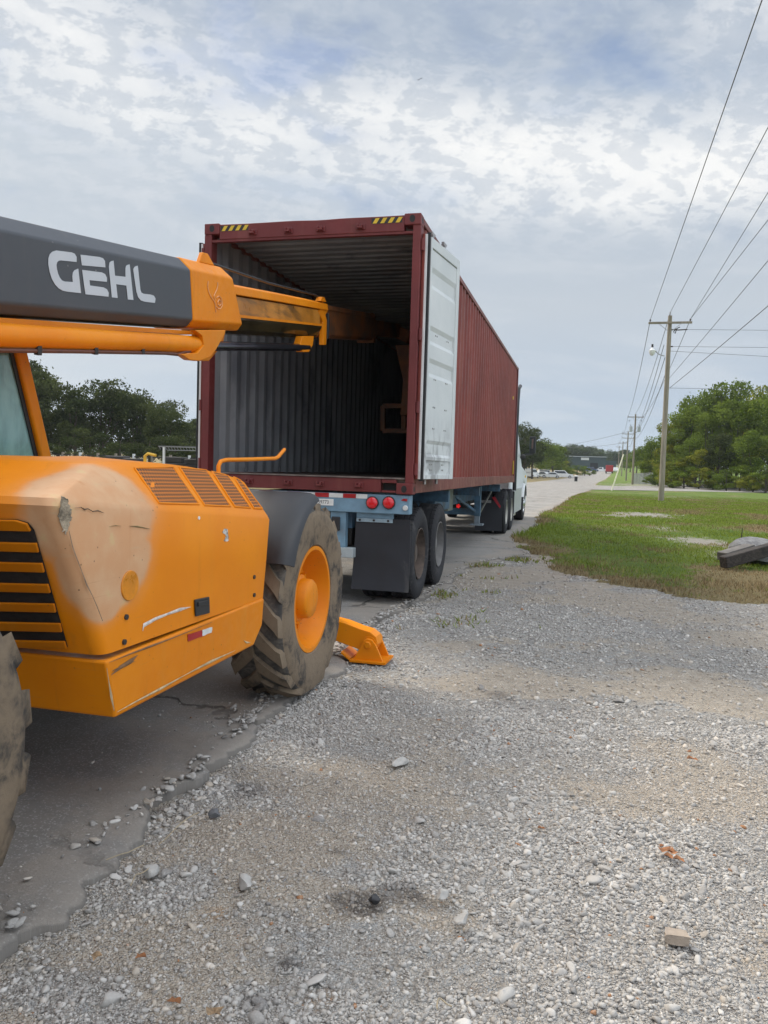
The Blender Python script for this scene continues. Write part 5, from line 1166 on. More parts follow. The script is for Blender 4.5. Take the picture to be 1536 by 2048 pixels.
m = MB(); m.tube([(-2.5, 16.6, .95), (-2.4, 17.2, .55), (-2.7, 17.8, .6), (-2.8, 18.4, .95)], .02, 8); m.build('air_hose', BLACKP, chas)

# ================================================================== road tractor
trac = empty('semi_truck', (-2.96, 21.5, 0), 'white semi truck tractor hauling the red container', 'truck')
TWH = simple('white_truck_paint', (.66, .68, .68), .35, 0, .05, 2, 0, (.36, .35, .33), .02)
SIDEG = simple('grey_fairing_paint', (.42, .44, .44), .4, 0, .06, 2, 0, (.26, .25, .24), .03)
for y in (18.66, 19.96):
    truck_wheel(trac, -1.90, y, 1, simple('pale_wheel_disc', (.42, .41, .37), .5, .3, .12, 6)); truck_wheel(trac, -2.23, y, -1, DARK); truck_wheel(trac, -4.02, y, -1, DARK); truck_wheel(trac, -3.69, y, 1, DARK)
    m = MB(); m.cyl((-3.9, y, .515), (-2.0, y, .515), .09, n=14); m.build('axle', DARK, trac)
truck_wheel(trac, -1.93, 24.35, 1, ALU, dual=False); truck_wheel(trac, -3.99, 24.35, -1, ALU, dual=False)
for x in (-3.40, -2.52): m = MB(); m.box(x-.05, x+.05, 17.55, 26.0, .72, .98); m.build('frame_rail', DARK, trac, smooth=False)
m = MB(); m.box(-3.45, -2.47, 17.45, 17.55, .56, .90); rc = m.build('rear_panel', DARK, trac, smooth=False, bevel=.01)
for a in (893, 917):
    c = PY(a, 1012, 17.45); m = MB(); m.cyl(c, c+np.array([0, -.03, 0]), .062, n=24); lr = m.build('lamp_ring', BLACKP, rc)
    for k in range(6):
        q = c+np.array([.034*math.cos(k*1.257), -.028, .034*math.sin(k*1.257)]) if k < 5 else c+np.array([0, -.028, 0]); m = MB(); m.cyl(q, q+np.array([0, -.012, 0]), .016, n=10); m.build('brake_lamp', LENSB, rc)
c = PY(904, 1004, 17.40); m = MB(); m.cyl(c, c+np.array([0, -.05, 0]), .05, n=20); m.build('air_coupling', STEEL, rc)
for xa, xb in ((-2.42, -1.80), (-4.12, -3.50)):
    m = MB(); m.slab([(xa, 17.98, .10), (xb, 17.98, .10), (xb, 17.98, .80), (xa, 17.98, .80)], (0, .012, 0)); fl = m.build('mud_flap', FL, trac, smooth=False)
    m = MB(); m.box(xa+.02, xa+.36, 17.962, 17.978, .74, .80); m.build('flap_strip', STEEL, fl, smooth=False)
m = MB(); m.slab([PY(984, 995, 17.9), PY(990, 993, 17.9), PY(1001, 1012, 17.9), PY(1000, 1017, 17.9)], (0, .006, 0)); m.build('red_strap', simple('red_webbing', (.35, .02, .03), .8), trac, smooth=False)
m = MB(); m.cyl((-2.96, 19.3, 1.0), (-2.96, 19.3, 1.19), .45, n=24); m.build('fifth_wheel', DARK, trac)
# cab and sleeper: side outline swept across the width, rounded
def outline(): return [(21.25, 1.0), (21.25, 3.72), (21.9, 3.92), (22.9, 3.88), (23.5, 3.55), (24.0, 2.98), (24.45, 2.10), (24.6, 1.80), (25.9, 1.52), (26.3, 1.40), (26.45, .95), (26.4, .45), (25.05, .45), (24.98, .85), (24.7, 1.08), (24.35, 1.14), (24.0, 1.08), (23.72, .85), (23.65, .55), (23.3, .5), (21.25, .9)]
def wide(y, z=0): return (.90-.04*sstep(2.4, 3.9, z) if z > 1.5 else (1.16 if y > 23.66 and z < 1.5 else 1.02))-.02*max(0, y-24.6)**2
m = MB(); OL = outline(); secs = []
for u, in_ in ((-1, .10), (-.96, .02), (-.90, 0), (.90, 0), (.96, .02), (1, .10)):
    r = []
    cy, cz = 23.8, 2.0
    for y, z in OL: d = math.hypot(cy-y, cz-z); r.append((-2.96+u*wide(y, z), y+(cy-y)/d*in_*1.0, z+(cz-z)/d*in_*1.0))
    secs.append(r)
m.ring(secs, True, True); cab = m.build('cab', TWH, trac, ang=30)
m = MB(); m.slab([(-2.96+.905, 23.35, 2.05), (-2.96+.905, 24.3, 2.05), (-2.96+.89, 23.9, 2.75), (-2.96+.89, 23.35, 2.75)], (.003, 0, 0)); m.build('side_window', simple('dark_window_glass', (.02, .03, .035), .08), cab, smooth=False)
m = MB(); m.cyl((-1.80, 24.35, .515), (-1.792, 24.35, .515), .58, n=40); 
for s_ in (1, -1):
    x = -2.96+s_*1.17
    # side extender with its black trailing edge
    m = MB(); m.slab([(x, 21.24, 1.02), (x, 20.72, 1.02), (x, 20.66, 2.6), (x, 20.70, 3.30), (x, 20.85, 3.62), (x, 21.24, 3.72)], (-s_*.03, 0, 0)); ex = m.build('side_extender', SIDEG, trac, smooth=False, bevel=.006)
    m = MB(); m.tube([(x+s_*.01, 20.71, .98), (x+s_*.01, 20.65, 2.6), (x+s_*.01, 20.69, 3.30), (x+s_*.01, 20.84, 3.64), (x+s_*.01, 21.3, 3.76)], .05, 8); m.build('black_edge_trim', BLACKP, ex)
    m = MB(); m.slab([(x, 20.95, .36), (x, 23.35, .36), (x, 23.35, 1.02), (x, 21.05, 1.02), (x, 20.95, .9)], (-s_*.04, 0, 0)); sf = m.build('side_fairing', SIDEG, trac, smooth=False, bevel=.02)
    m = MB(); m.cyl((x-s_*.36, 21.1, .68), (x-s_*.36, 23.0, .68), .29, n=24); m.build('fuel_tank', ALU, trac)
    m = MB(); m.slab([(x, 20.93, .36), (x-s_*.40, 20.93, .36), (x-s_*.40, 20.93, 1.0), (x, 20.93, .95)], (0, .02, 0)); m.build('fairing_end', GASK, sf, smooth=False)
    m = MB(); m.box(min(x, x-s_*.4), max(x, x-s_*.4), 20.9, 21.5, .30, .36); m.build('step', ALU, sf, smooth=False, bevel=.01)
# wheel arch flare and bumper end, front lamp
m = MB(); R = []
for k in range(13):
    t = rad(20+140*k/12); R.append([(-1.80+e, 24.35+.60*math.cos(t)*s2, .515+.60*math.sin(t)*s2) for e, s2 in ((-.25, 1.02), (0, 1.02), (.05, 1.0), (.05, .94))])
m.ring(R, closed=False); fl = m.build('wheel_arch', TWH, trac); 
q = PY(1050, 966, 24.0); m = MB(); m.box(-1.80, -1.775, 24.5, 24.62, 1.30, 1.37); m.build('side_marker', simple('amber_marker', (.75, .40, .02), .3), trac, smooth=False)
# mirrors
q0, q1 = PY(1058, 907, 23.3), PY(1072, 873, 23.3)
m = MB(); m.box(q0[0], q1[0], 23.30, 23.42, q0[2], q1[2]); mr = m.build('mirror', BLACKP, trac, smooth=False, bevel=.03, seg=3)
m = MB(); p = PY(1059.5, 897, 23.29), PY(1066, 897, 23.29), PY(1067, 878, 23.29), PY(1060, 878, 23.29); m.slab(p, (0, .004, 0)); m.build('mirror_glass', material('mirror_glass', lambda N: {'Base Color': (.55, .80, .74), 'Metallic': 1.0, 'Roughness': .05}), mr, smooth=False)
m = MB(); m.beam(((q0[0]+q1[0])/2, 23.36, q0[2]), (-2.08, 23.9, 1.95), .06, .05); m.build('mirror_arm', BLACKP, trac, smooth=False)
c = PY(1046, 914, 23.0); m = MB(); m.lathe([(-.05, .001), (-.04, .05), (0, .085), (.04, .05), (.05, .001)], (0, 0, 0), 20); m.v = [(c[0]+v[1], c[1]+v[0], c[2]+v[2]) for v in m.v]; m.build('round_mirror', DARK, trac)
m = MB(); m.cyl((-1.83, 21.15, 2.2), (-1.83, 21.15, 2.9), .05, n=12); m.build('exhaust_tip', ALU, trac)
# ================================================================== poles and wires
def wood():
    def fn(N):
        p = N.obj(); n = N.noise(N.mapv(p, (9, 9, .5)), 2, 7, .65); g = N.noise(N.mapv(p, (2, 2, .25)), 1.2, 5, .6)
        c = N.mix(N.mp(n, .3, .7), (.20, .17, .13), (.36, .315, .25)); c = N.mix(N.mp(g, .42, .66, 0, .5), c, (.13, .13, .08)); return {'Base Color': c, 'Roughness': .9, 'Normal': N.bump(n, .6, .02)}
    return material('weathered_pole_wood', fn)
WOOD = wood(); PORC = simple('brown_porcelain', (.045, .03, .025), .35); GALV = simple('galvanised_steel', (.36, .37, .38), .5, .5, .1, 6)
WIRE = simple('aluminium_wire', (.13, .13, .14), .6, .2, .1, 1)
def pole(x, y, h, label, lamp=False, drums=0, arms=1, group=None, lean=0.0, r=.17, armw=2.44):
    z = float(gz(x, y))-.03; P = empty('utility_pole', (x, y, z), label, 'utility pole', group); T = lambda zz: np.array([x+lean*zz, y, z+zz])
    m = MB(); m.tube([T(-.5), T(0), T(h*.5), T(h)], [r*1.05, r, r*.85, r*.68], 16); m.build('pole', WOOD, P, ang=60)
    for k in range(arms):
        za = h-.45-k*.9; m = MB(); m.box(x+lean*za-armw/2, x+lean*za+armw/2, y-r-.09, y-r+.02, z+za-.06, z+za+.06); a = m.build('crossarm', WOOD, P, smooth=False, bevel=.008)
        for s in (-1, 1):
            m = MB(); m.beam((x+lean*za+s*.62, y-r-.05, z+za-.06), (x+lean*za+s*.08, y-r-.02, z+za-.5), .03, .03, (0, 1, 0)); m.build('arm_brace', GALV, P, smooth=False)
            c = np.array([x+lean*za+s*(armw/2-.10), y-r-.04, z+za+.06]); m = MB(); m.cyl(c, c+np.array([0, 0, .10]), .02, n=8); m.cyl(c+np.array([0, 0, .07]), c+np.array([0, 0, .15]), .06, .04, n=12); m.build('insulator', PORC, a)
    m = MB(); c = T(h); m.cyl(c, c+np.array([0, 0, .14]), .025, n=8); m.cyl(c+np.array([0, 0, .10]), c+np.array([0, 0, .22]), .06, .04, n=12); m.build('insulator', GALV, P)
    for k in range(drums):
        s = (-1, 1)[k]; c = T(h-2.75)+np.array([s*.62, -.05, 0]); m = MB(); m.cyl(c, c+np.array([0, 0, .85]), .24, n=18); d = m.build('transformer', simple('pale_grey_drum', (.45, .50, .50), .5, 0, .1, 4), P, bevel=.02)
        m = MB(); m.cyl(c+np.array([0, 0, .85]), c+np.array([s*.06, 0, 1.15]), .05, .03, n=8); m.build('bushing', PORC, d)
        m = MB(); c2 = T(h-1.0)+np.array([s*.75, -.1, 0]); m.tube([c2, c2+np.array([.1*s, 0, .1]), c2+np.array([.22*s, 0, 0]), c2+np.array([.1*s, 0, -.16])], .03, 6); m.build('fuse_cutout', DARK, P)
    return P, T
p1x, p1y = 4.47, 49.6
p1, T1 = pole(p1x, p1y, 11.0, 'tall wooden utility pole on the lawn with a street lamp on its left side', lamp=True, r=.17)
# lamp on a bent arm, and the horizontal hardware of the side line
LMP = p1
m = MB(); e = PY(1317, 708, p1y-.1); g_ = PY(1309, 700, p1y-.1); m.tube([PY(1329, 712, p1y-.1), e, g_, PY(1306, 699, p1y-.1)], .035, 8); la = m.build('lamp_arm', GALV, p1)
c = PY(1304.5, 700, p1y-.1); m = MB(); m.lathe([(-.32, .001), (-.32, .09), (-.18, .17), (-.02, .19), (.03, .12), (.10, .07), (.16, .04), (.16, .001)], (0, 0, 0), 20); m.v = [(c[0]+v[1], c[1]+v[2], c[2]+v[0]) for v in m.v]; lh = m.build('lamp_head', WHITEP, la)
m = MB(); m.cyl(c+np.array([0, 0, .16]), c+np.array([0, 0, .34]), .06, n=12); m.build('photocell', DARK, lh)
m = MB(); m.tube([PY(1341, 659, p1y), PY(1356, 660, p1y), PY(1375, 659, p1y)], .035, 8); hw = m.build('strain_insulator', PORC, p1)
m = MB(); m.tube([PY(1352, 657, p1y), PY(1347, 664, p1y), PY(1350, 667, p1y), PY(1354, 657, p1y), PY(1360, 654, p1y)], .03, 6); m.build('jumper_wire', DARK, p1)
m = MB(); m.tube([PY(1340, 693, p1y), PY(1346, 693, p1y)], .04, 8); m.build('strain_insulator', PORC, p1)
pts = [(p1x, p1y)]
for a, b, yy, h, lab, dr, arms in ((1265, 963, 128.7, 11, 'second utility pole down the road, carrying two grey transformers', 2, 1), (1252, 960, 178, 10.6, 'third utility pole along the road with two crossarms', 0, 2), (1243, 953, 246, 10.4, 'distant utility pole with one crossarm, fourth along the road', 0, 1), (1236, 948, 330, 10.2, 'small far utility pole, last of the roadside line', 0, 1)):
    q = PY(a, b, yy); pole(q[0], yy, h, lab, drums=dr, arms=arms); pts.append((q[0], yy))
def wire(p, q, sag, label, r=.014, group=None, n=18):
    p, q = np.asarray(p, float), np.asarray(q, float); P = [p+(q-p)*t-np.array([0, 0, sag*4*t*(1-t)]) for t in np.linspace(0, 1, n)]
    m = MB(); m.tube(P, r, 6); o = m.build('power_line', WIRE, None, loc=tuple(p), ang=180); return tag(o, label, 'power line', group)
A1 = 11.0-.45+.20; z1 = float(gz(p1x, p1y))-.03
L_, R_2, TP = np.array([p1x-1.12, p1y-.2, z1+A1]), np.array([p1x+1.12, p1y-.2, z1+A1]), np.array([p1x, p1y, z1+11.2])
def toward(start, a, b, zz, k=2.4):
    """wire from the pole on past the measured image point, at height zz there"""
    q = PZ(a, b, zz); return start+(q-start)*k
for st, a, b, zz, lab, r in ((L_, 1524, 0, 10.9, 'thin line from the left end of the tall pole crossarm to overhead', .013), (TP, 1536, 255, 11.1, 'thin line from the very top of the tall pole to overhead', .013), (R_2, 1536, 385, 10.8, 'upper of two lines from the right end of the tall pole crossarm', .013), (R_2, 1536, 440, 10.6, 'lower of two lines from the right end of the tall pole crossarm', .013), (PY(1338, 757, p1y), 1536, 515, 8.0, 'line rising to the right from the middle of the tall pole', .011), (PY(1339, 776, p1y), 1536, 606, 7.2, 'thick lower cable rising to the right from the tall pole', .014)):
    q = toward(st, a, b, zz, 1.0); d = q-st; e = st+d*(2.2 if zz > 10 else 1.8); wire(st, e, .0 if zz > 10 else .10, lab, r)
for (a, b), (c, d), lab in (((1376, 659), (1536, 660.5), 'highest of the level lines running right from the tall pole'), ((1346, 693), (1536, 695), 'level line right of the tall pole, just below the lamp height'), ((1338, 702), (1536, 713), 'slightly drooping line right of the tall pole beside the lamp'), ((1338, 776), (1536, 779.5), 'lowest of the level lines running right from the tall pole')):
    p = PY(a, b, p1y); q = PY(c, d, p1y+1); wire(p, p+(q-p)*4, .0, lab, .011)
x2, y2 = pts[1]; z2 = float(gz(x2, y2))-.03
for st, a, lab in ((L_, -1.12, 'line between the first two poles, leftmost of the crossarm lines'), (R_2, 1.12, 'line between the first two poles, rightmost of the crossarm lines'), (TP, 0, 'line between the tops of the first two poles')):
    wire(st, (x2+a, y2-.2, z2+(10.75 if a else 11.2)), .9, lab, .018)
for a0, b0, zz, lab in ((1328, 690, 8.6, 'upper cable strung between the first two poles'), (1330, 715, 8.0, 'middle cable strung between the first two poles'), (1332, 745, 7.2, 'lower cable strung between the first two poles')):
    wire(PY(a0, b0, p1y), (x2, y2, z2+zz), 1.0, lab, .018)
for k in range(1, len(pts)-1):
    (xa, ya), (xb, yb) = pts[k], pts[k+1]; za, zb = float(gz(xa, ya)), float(gz(xb, yb))
    for o in (-1.12, 1.12): wire((xa+o, ya-.2, za+10.7), (xb+o, yb-.2, zb+10.3), .8, 'thin line strung between the far roadside poles', .02, 'lines between the far poles')
    wire((xa, ya, za+8), (xb, yb, zb+7.6), .9, 'cable strung below the thin lines between the far roadside poles', .024, 'cables between the far poles')
q = PY(1130, 886.5, 200); wire((x2, y2, z2+8.6), q+(q-np.array([x2, y2, z2+8.6]))*.6, .6, 'cable crossing the road from the pole with transformers', .025)
q = PY(1130, 894, 260); wire((pts[2][0], pts[2][1], float(gz(*pts[2]))+8.4), q, .5, 'faint cable crossing the road from the third pole', .03)
# leaning marker tube of a guy wire
b0 = PZ(1223, 982, .05); t0 = PY(1247, 909, b0[1]+1.5)
m = MB(); m.cyl(b0, t0, .055, n=10); o = m.build('guy_marker', simple('pale_yellow_guard', (.55, .53, .38), .6, 0, .1, 2), None, loc=tuple(b0)); tag(o, 'pale leaning guy wire guard beside the side drive', 'guy guard')

# ================================================================== trees
def leafmat(name, lo, hi, tr=.35):
    def fn(N):
        s = N.sep(N.attr('leaf').outputs['Vector'])
        c = N.mix(s[0], lo, hi); c = N.mix(N.mp(s[1], .93, .98), c, tuple(min(1, v*1.5) for v in hi)); df = N.node('ShaderNodeBsdfDiffuse'); N.set(df.inputs[0], c); t = N.node('ShaderNodeBsdfTranslucent'); N.set(t.inputs[0], c)
        mx = N.node('ShaderNodeMixShader'); mx.inputs[0].default_value = tr; N.t.links.new(df.outputs[0], mx.inputs[1]); N.t.links.new(t.outputs[0], mx.inputs[2]); return mx.outputs[0]
    return material(name, fn)
LF = {'dark': leafmat('dark_leaves', (.030, .044, .016), (.078, .094, .034)), 'mid': leafmat('green_leaves', (.068, .105, .016), (.17, .225, .038)), 'yel': leafmat('yellow_green_leaves', (.10, .125, .016), (.26, .27, .04)), 'far': leafmat('far_leaves', (.04, .062, .028), (.09, .115, .05))}  # dark set holds the left row's backlit shade in its colour
BARK = simple('grey_brown_bark', (.075, .06, .045), .9, 0, .3, 3, .4)
def crown_data(seed, nleaf, low, kind):
    r = np.random.default_rng(seed); lobes = []
    nl = 30 if kind != 'bush' else 14
    for k in range(nl):
        z = low+(1-low)*(.12+.80*r.random()); w = .32*math.sqrt(max(.12, 1-((z-(low+.40*(1-low)))/(.62*(1-low)))**2)); a = r.uniform(0, 6.283); d = w*math.sqrt(r.random())*.95
        lobes.append((d*math.cos(a), d*math.sin(a), z, r.uniform(.05, .135)))
    L = np.array(lobes); k = r.integers(0, nl, nleaf)
    d = r.normal(size=(nleaf, 3)); d /= np.linalg.norm(d, axis=1)[:, None]; rr = L[k, 3]*(.55+.55*r.random(nleaf)**.6)*np.where(r.random(nleaf) < .10, 1.35, 1)
    P = L[k, :3]+d*rr[:, None]*np.array([1.05, 1.05, .85])
    keep = P[:, 2] > low*.6; P = P[keep]; k = k[keep]; n = len(P)
    s = .0125*(.6+.9*r.random(n)); u = r.normal(size=(n, 3)); u /= np.linalg.norm(u, axis=1)[:, None]; w = np.cross(u, r.normal(size=(n, 3))); w /= np.linalg.norm(w, axis=1)[:, None]
    V = np.stack([P-u*s[:, None], P+w*s[:, None]*.7, P+u*s[:, None]*1.15, P-w*s[:, None]*.6], 1).reshape(-1, 3); F = np.arange(4*n).reshape(-1, 4)
    lob = r.random(nl); c = np.stack([np.clip(lob[k]*.8+r.random(n)*.3, 0, 1), r.random(n), r.random(n), np.ones(n)], 1)
    return V, F, c, L
TREES = {}
def tree_proto(key, seed, nleaf, low, kind):
    V, F, c, L = crown_data(seed, nleaf, low, kind); me = npmesh('crown', V, F); a = me.attributes.new('leaf', 'FLOAT_COLOR', 'FACE'); a.data.foreach_set('color', c.astype(np.float32).ravel()); me.materials.append(LF['mid'])
    m = MB(); m.tube([(0, 0, -.03), (0, 0, .02), (.008, .004, low+.12), (.0, .012, .55), (.01, 0, .8)], [.030, .022, .017, .011, .004], 8)
    for q in L[:9]: m.tube([(.004, .002, low*.7+.08+.2*(q[2]-low)), (q[0]*.5, q[1]*.5, (low*.7+.08+q[2])/2), tuple(q[:3])], [.009, .006, .002], 5)
    t = bpy.data.meshes.new('trunk'); t.from_pydata(m.v, [], m.f); t.materials.append(BARK); TREES[key] = (me, t)
for k in range(5): tree_proto(('tree', k), 100+k, 7500, .13, 'tree')
for k in range(3): tree_proto(('bush', k), 200+k, 5200, .03, 'bush')
def tree(key, x, y, h, w, col, name, label, cat, group, base=None):
    z = float(gz(x, y)) if base is None else base; R = empty(name, (x, y, z-.05), label, cat, group); me, tr = TREES[key]
    for nm, mesh in (('trunk', tr), ('crown', me)):
        o = bpy.data.objects.new(nm, mesh); COL.objects.link(o); o.parent = R
        if nm == 'crown': o.material_slots[0].link = 'OBJECT'; o.material_slots[0].material = LF[col]
    R.scale = (h*w, h*w, h); R.rotation_euler = (0, 0, random.uniform(0, 6.28)); return R
n_ = 0
def tpx(u, v, Y, w, col, label, group, key='tree', name='broadleaf_tree', cat='tree', dz=0):
    global n_; q = PY(u, v, Y); z = float(gz(q[0], Y)); n_ += 1
    return tree((key, n_ % (5 if key == 'tree' else 3)), q[0], Y, max(1.5, (q[2]-z)*1.02), w, col, name, label, cat, group)
# the dark row on the left, seen under the boom
LG = ('dark green tree in the tall row behind the left yard', 'dark trees in the row on the left')
for u, v, Y, w in ((-330, 690, 80, 1.1), (-240, 715, 70, 1.1), (-160, 700, 78, 1.1), (-90, 705, 74, 1.1), (-30, 712, 76, 1.0), (30, 716, 80, 1.05), (75, 742, 72, .95), (118, 764, 78, 1.0), (150, 770, 72, 1.0), (205, 766, 74, 1.05), (240, 785, 86, 1.0), (275, 792, 76, .95), (305, 788, 84, 1.1), (340, 800, 92, .95), (330, 822, 72, 1.1), (365, 846, 96, 1.1), (392, 838, 100, 1.2), (420, 830, 105, 1.2), (470, 800, 110, 1.2), (540, 800, 115, 1.2), (620, 800, 120, 1.2), (700, 810, 125, 1.2)):
    tpx(u, v, Y, w, 'dark', *LG)
for u, v, Y in ((60, 862, 62), (120, 868, 66), (180, 858, 64), (240, 864, 62), (300, 866, 66), (350, 872, 66), (395, 872, 72)): tpx(u, v, Y, 1.5, 'dark', 'low dark bush at the foot of the tree row behind the left yard', 'bushes under the left tree row', 'bush', 'bush', 'bush')
# the wood on the right
RG = 'trees at the edge of the right hand wood'
for u, v, Y, w, c, lab in ((1290, 893, 175, 1.2, 'mid', None), (1312, 884, 160, 1.2, 'mid', None), (1338, 868, 150, 1.1, 'mid', None), (1335, 890, 128, 1.0, 'yel', 'yellow green tree standing right behind the tall utility pole'), (1365, 832, 122, .95, 'yel', 'sunlit yellow green tree in the right wood'), (1395, 800, 128, 1.0, 'mid', None), (1345, 846, 119, 1.0, 'yel', None), (1376, 812, 117, 1.0, 'mid', None), (1312, 878, 135, 1.1, 'mid', None), (1428, 782, 126, 1.0, 'mid', None), (1460, 768, 122, 1.0, 'mid', 'tallest green tree with a rounded top in the right wood'), (1418, 828, 108, .9, 'mid', None), (1470, 800, 106, .95, 'mid', None), (1502, 782, 112, 1.0, 'yel', None), (1530, 792, 104, 1.0, 'mid', None), (1560, 780, 108, 1.0, 'mid', None), (1600, 770, 110, 1.0, 'mid', None), (1660, 775, 112, 1.1, 'dark', None), (1380, 870, 104, 1.0, 'mid', None), (1330, 905, 112, 1.0, 'mid', None), (1300, 912, 140, 1.2, 'yel', None), (1440, 868, 100, 1.0, 'dark', None), (1510, 860, 98, 1.1, 'mid', None)):
    tpx(u, v, Y, w*.88, c, lab or 'leafy tree among many at the edge of the right wood', None if lab else RG)
for u, v, Y in ((1345, 938, 100), (1370, 930, 98), (1400, 935, 97), (1428, 930, 98), (1455, 936, 95), (1482, 930, 96), (1508, 938, 93), (1534, 925, 92), (1560, 930, 92), (1318, 935, 108), (1300, 936, 128), (1395, 900, 102), (1350, 908, 104), (1475, 890, 101), (1540, 880, 99)):
    tpx(u, v, Y, 1.7, random.choice(['mid', 'dark', 'mid', 'yel']), 'low bush along the foot of the right wood', 'bushes at the foot of the right wood', 'bush', 'bush', 'bush')
# clump beyond the parked cars and the far side of the road
for u, v, Y, w, c, lab in ((1052, 850, 150, .9, 'dark', 'tall dark tree showing just past the truck cab'), (1068, 858, 170, .9, 'dark', None), (1085, 884, 205, 1.5, 'mid', 'broad round tree behind the parked white cars'), (1108, 890, 215, 1.5, 'mid', None), (1060, 882, 190, 1.4, 'mid', None), (1120, 890, 250, 1.2, 'dark', None), (1030, 850, 170, 1.0, 'dark', None), (1000, 845, 180, 1.0, 'dark', None)):
    tpx(u, v, Y, w, c, lab or 'tree in the clump beyond the parked cars', None if lab else 'trees in the clump beyond the cars')
for u, v, Y in ((1125, 922, 235), (1140, 927, 240), (1155, 929, 245), (1170, 932, 250), (1180, 934, 255), (1135, 933, 220)): tpx(u, v, Y, 2.0, random.choice(['yel', 'mid']), 'roadside bush in front of the dark green building', 'bushes before the green building', 'bush', 'bush', 'bush')
for k, u in enumerate(range(1095, 1262, 8)):
    tpx(u+random.uniform(-3, 3), (893 if u < 1190 else 903)+random.uniform(-4, 6), 430+random.uniform(-20, 40), 1.25, 'far', 'far tree in the line behind the dark green building', 'far trees behind the green building')
for u, v, Y in ((1262, 905, 300), (1275, 900, 260), (1285, 900, 220), (1250, 915, 340)): tpx(u, v, Y, 1.3, 'mid', 'far tree on the right verge behind the poles', 'far trees on the right verge')

# ================================================================== far buildings and vehicles
GRN = simple('dark_green_cladding', (.035, .062, .066), .6, 0, .12, .4)
q0, q1 = PY(1126, 938, 350), PY(1211, 938, 350); zg = float(gz(q1[0], 350))-.4; zt = PY(1160, 914, 350)[2]
bd = empty('warehouse', ((q0[0]+q1[0])/2, 350, zg), 'long dark green metal building with a white sign at the far end', 'building')
m = MB(); m.box(q0[0]-10, q1[0], 350, 378, zg, zt); m.build('wall', GRN, bd, smooth=False)
m = MB(); m.slab([(q0[0]-10.4, 349.4, zt), (q1[0]+.4, 349.4, zt), (q1[0]+.4, 364, zt+.45), (q0[0]-10.4, 364, zt+.45)], (0, 0, .2)); m.slab([(q0[0]-10.4, 378.6, zt), (q1[0]+.4, 378.6, zt), (q1[0]+.4, 364, zt+.45), (q0[0]-10.4, 364, zt+.45)], (0, 0, .2)); m.build('roof', simple('pale_roof_metal', (.16, .19, .19), .5, .1, .1, .5), bd, smooth=False)
a, b = PY(1162, 920, 349.9), PY(1178, 915.5, 349.9); m = MB(); m.box(a[0], b[0], 349.85, 349.95, a[2], b[2]); sg = m.build('sign_board', simple('white_sign_board', (.66, .70, .70), .5), bd, smooth=False)
m = MB(); q2 = PY(1232, 938, 350); m.box(q1[0]+.0, q2[0], 352, 374, zg, PY(1220, 921, 350)[2]); m.build('side_wing', GRN, bd, smooth=False)
a, b = PY(1180, 938, 349.9), PY(1196, 926, 349.9); m = MB(); m.box(a[0], b[0], 349.86, 349.97, zg+.4, b[2]); m.build('bay_door', simple('dark_opening', (.008, .010, .012), .8), bd, smooth=False)
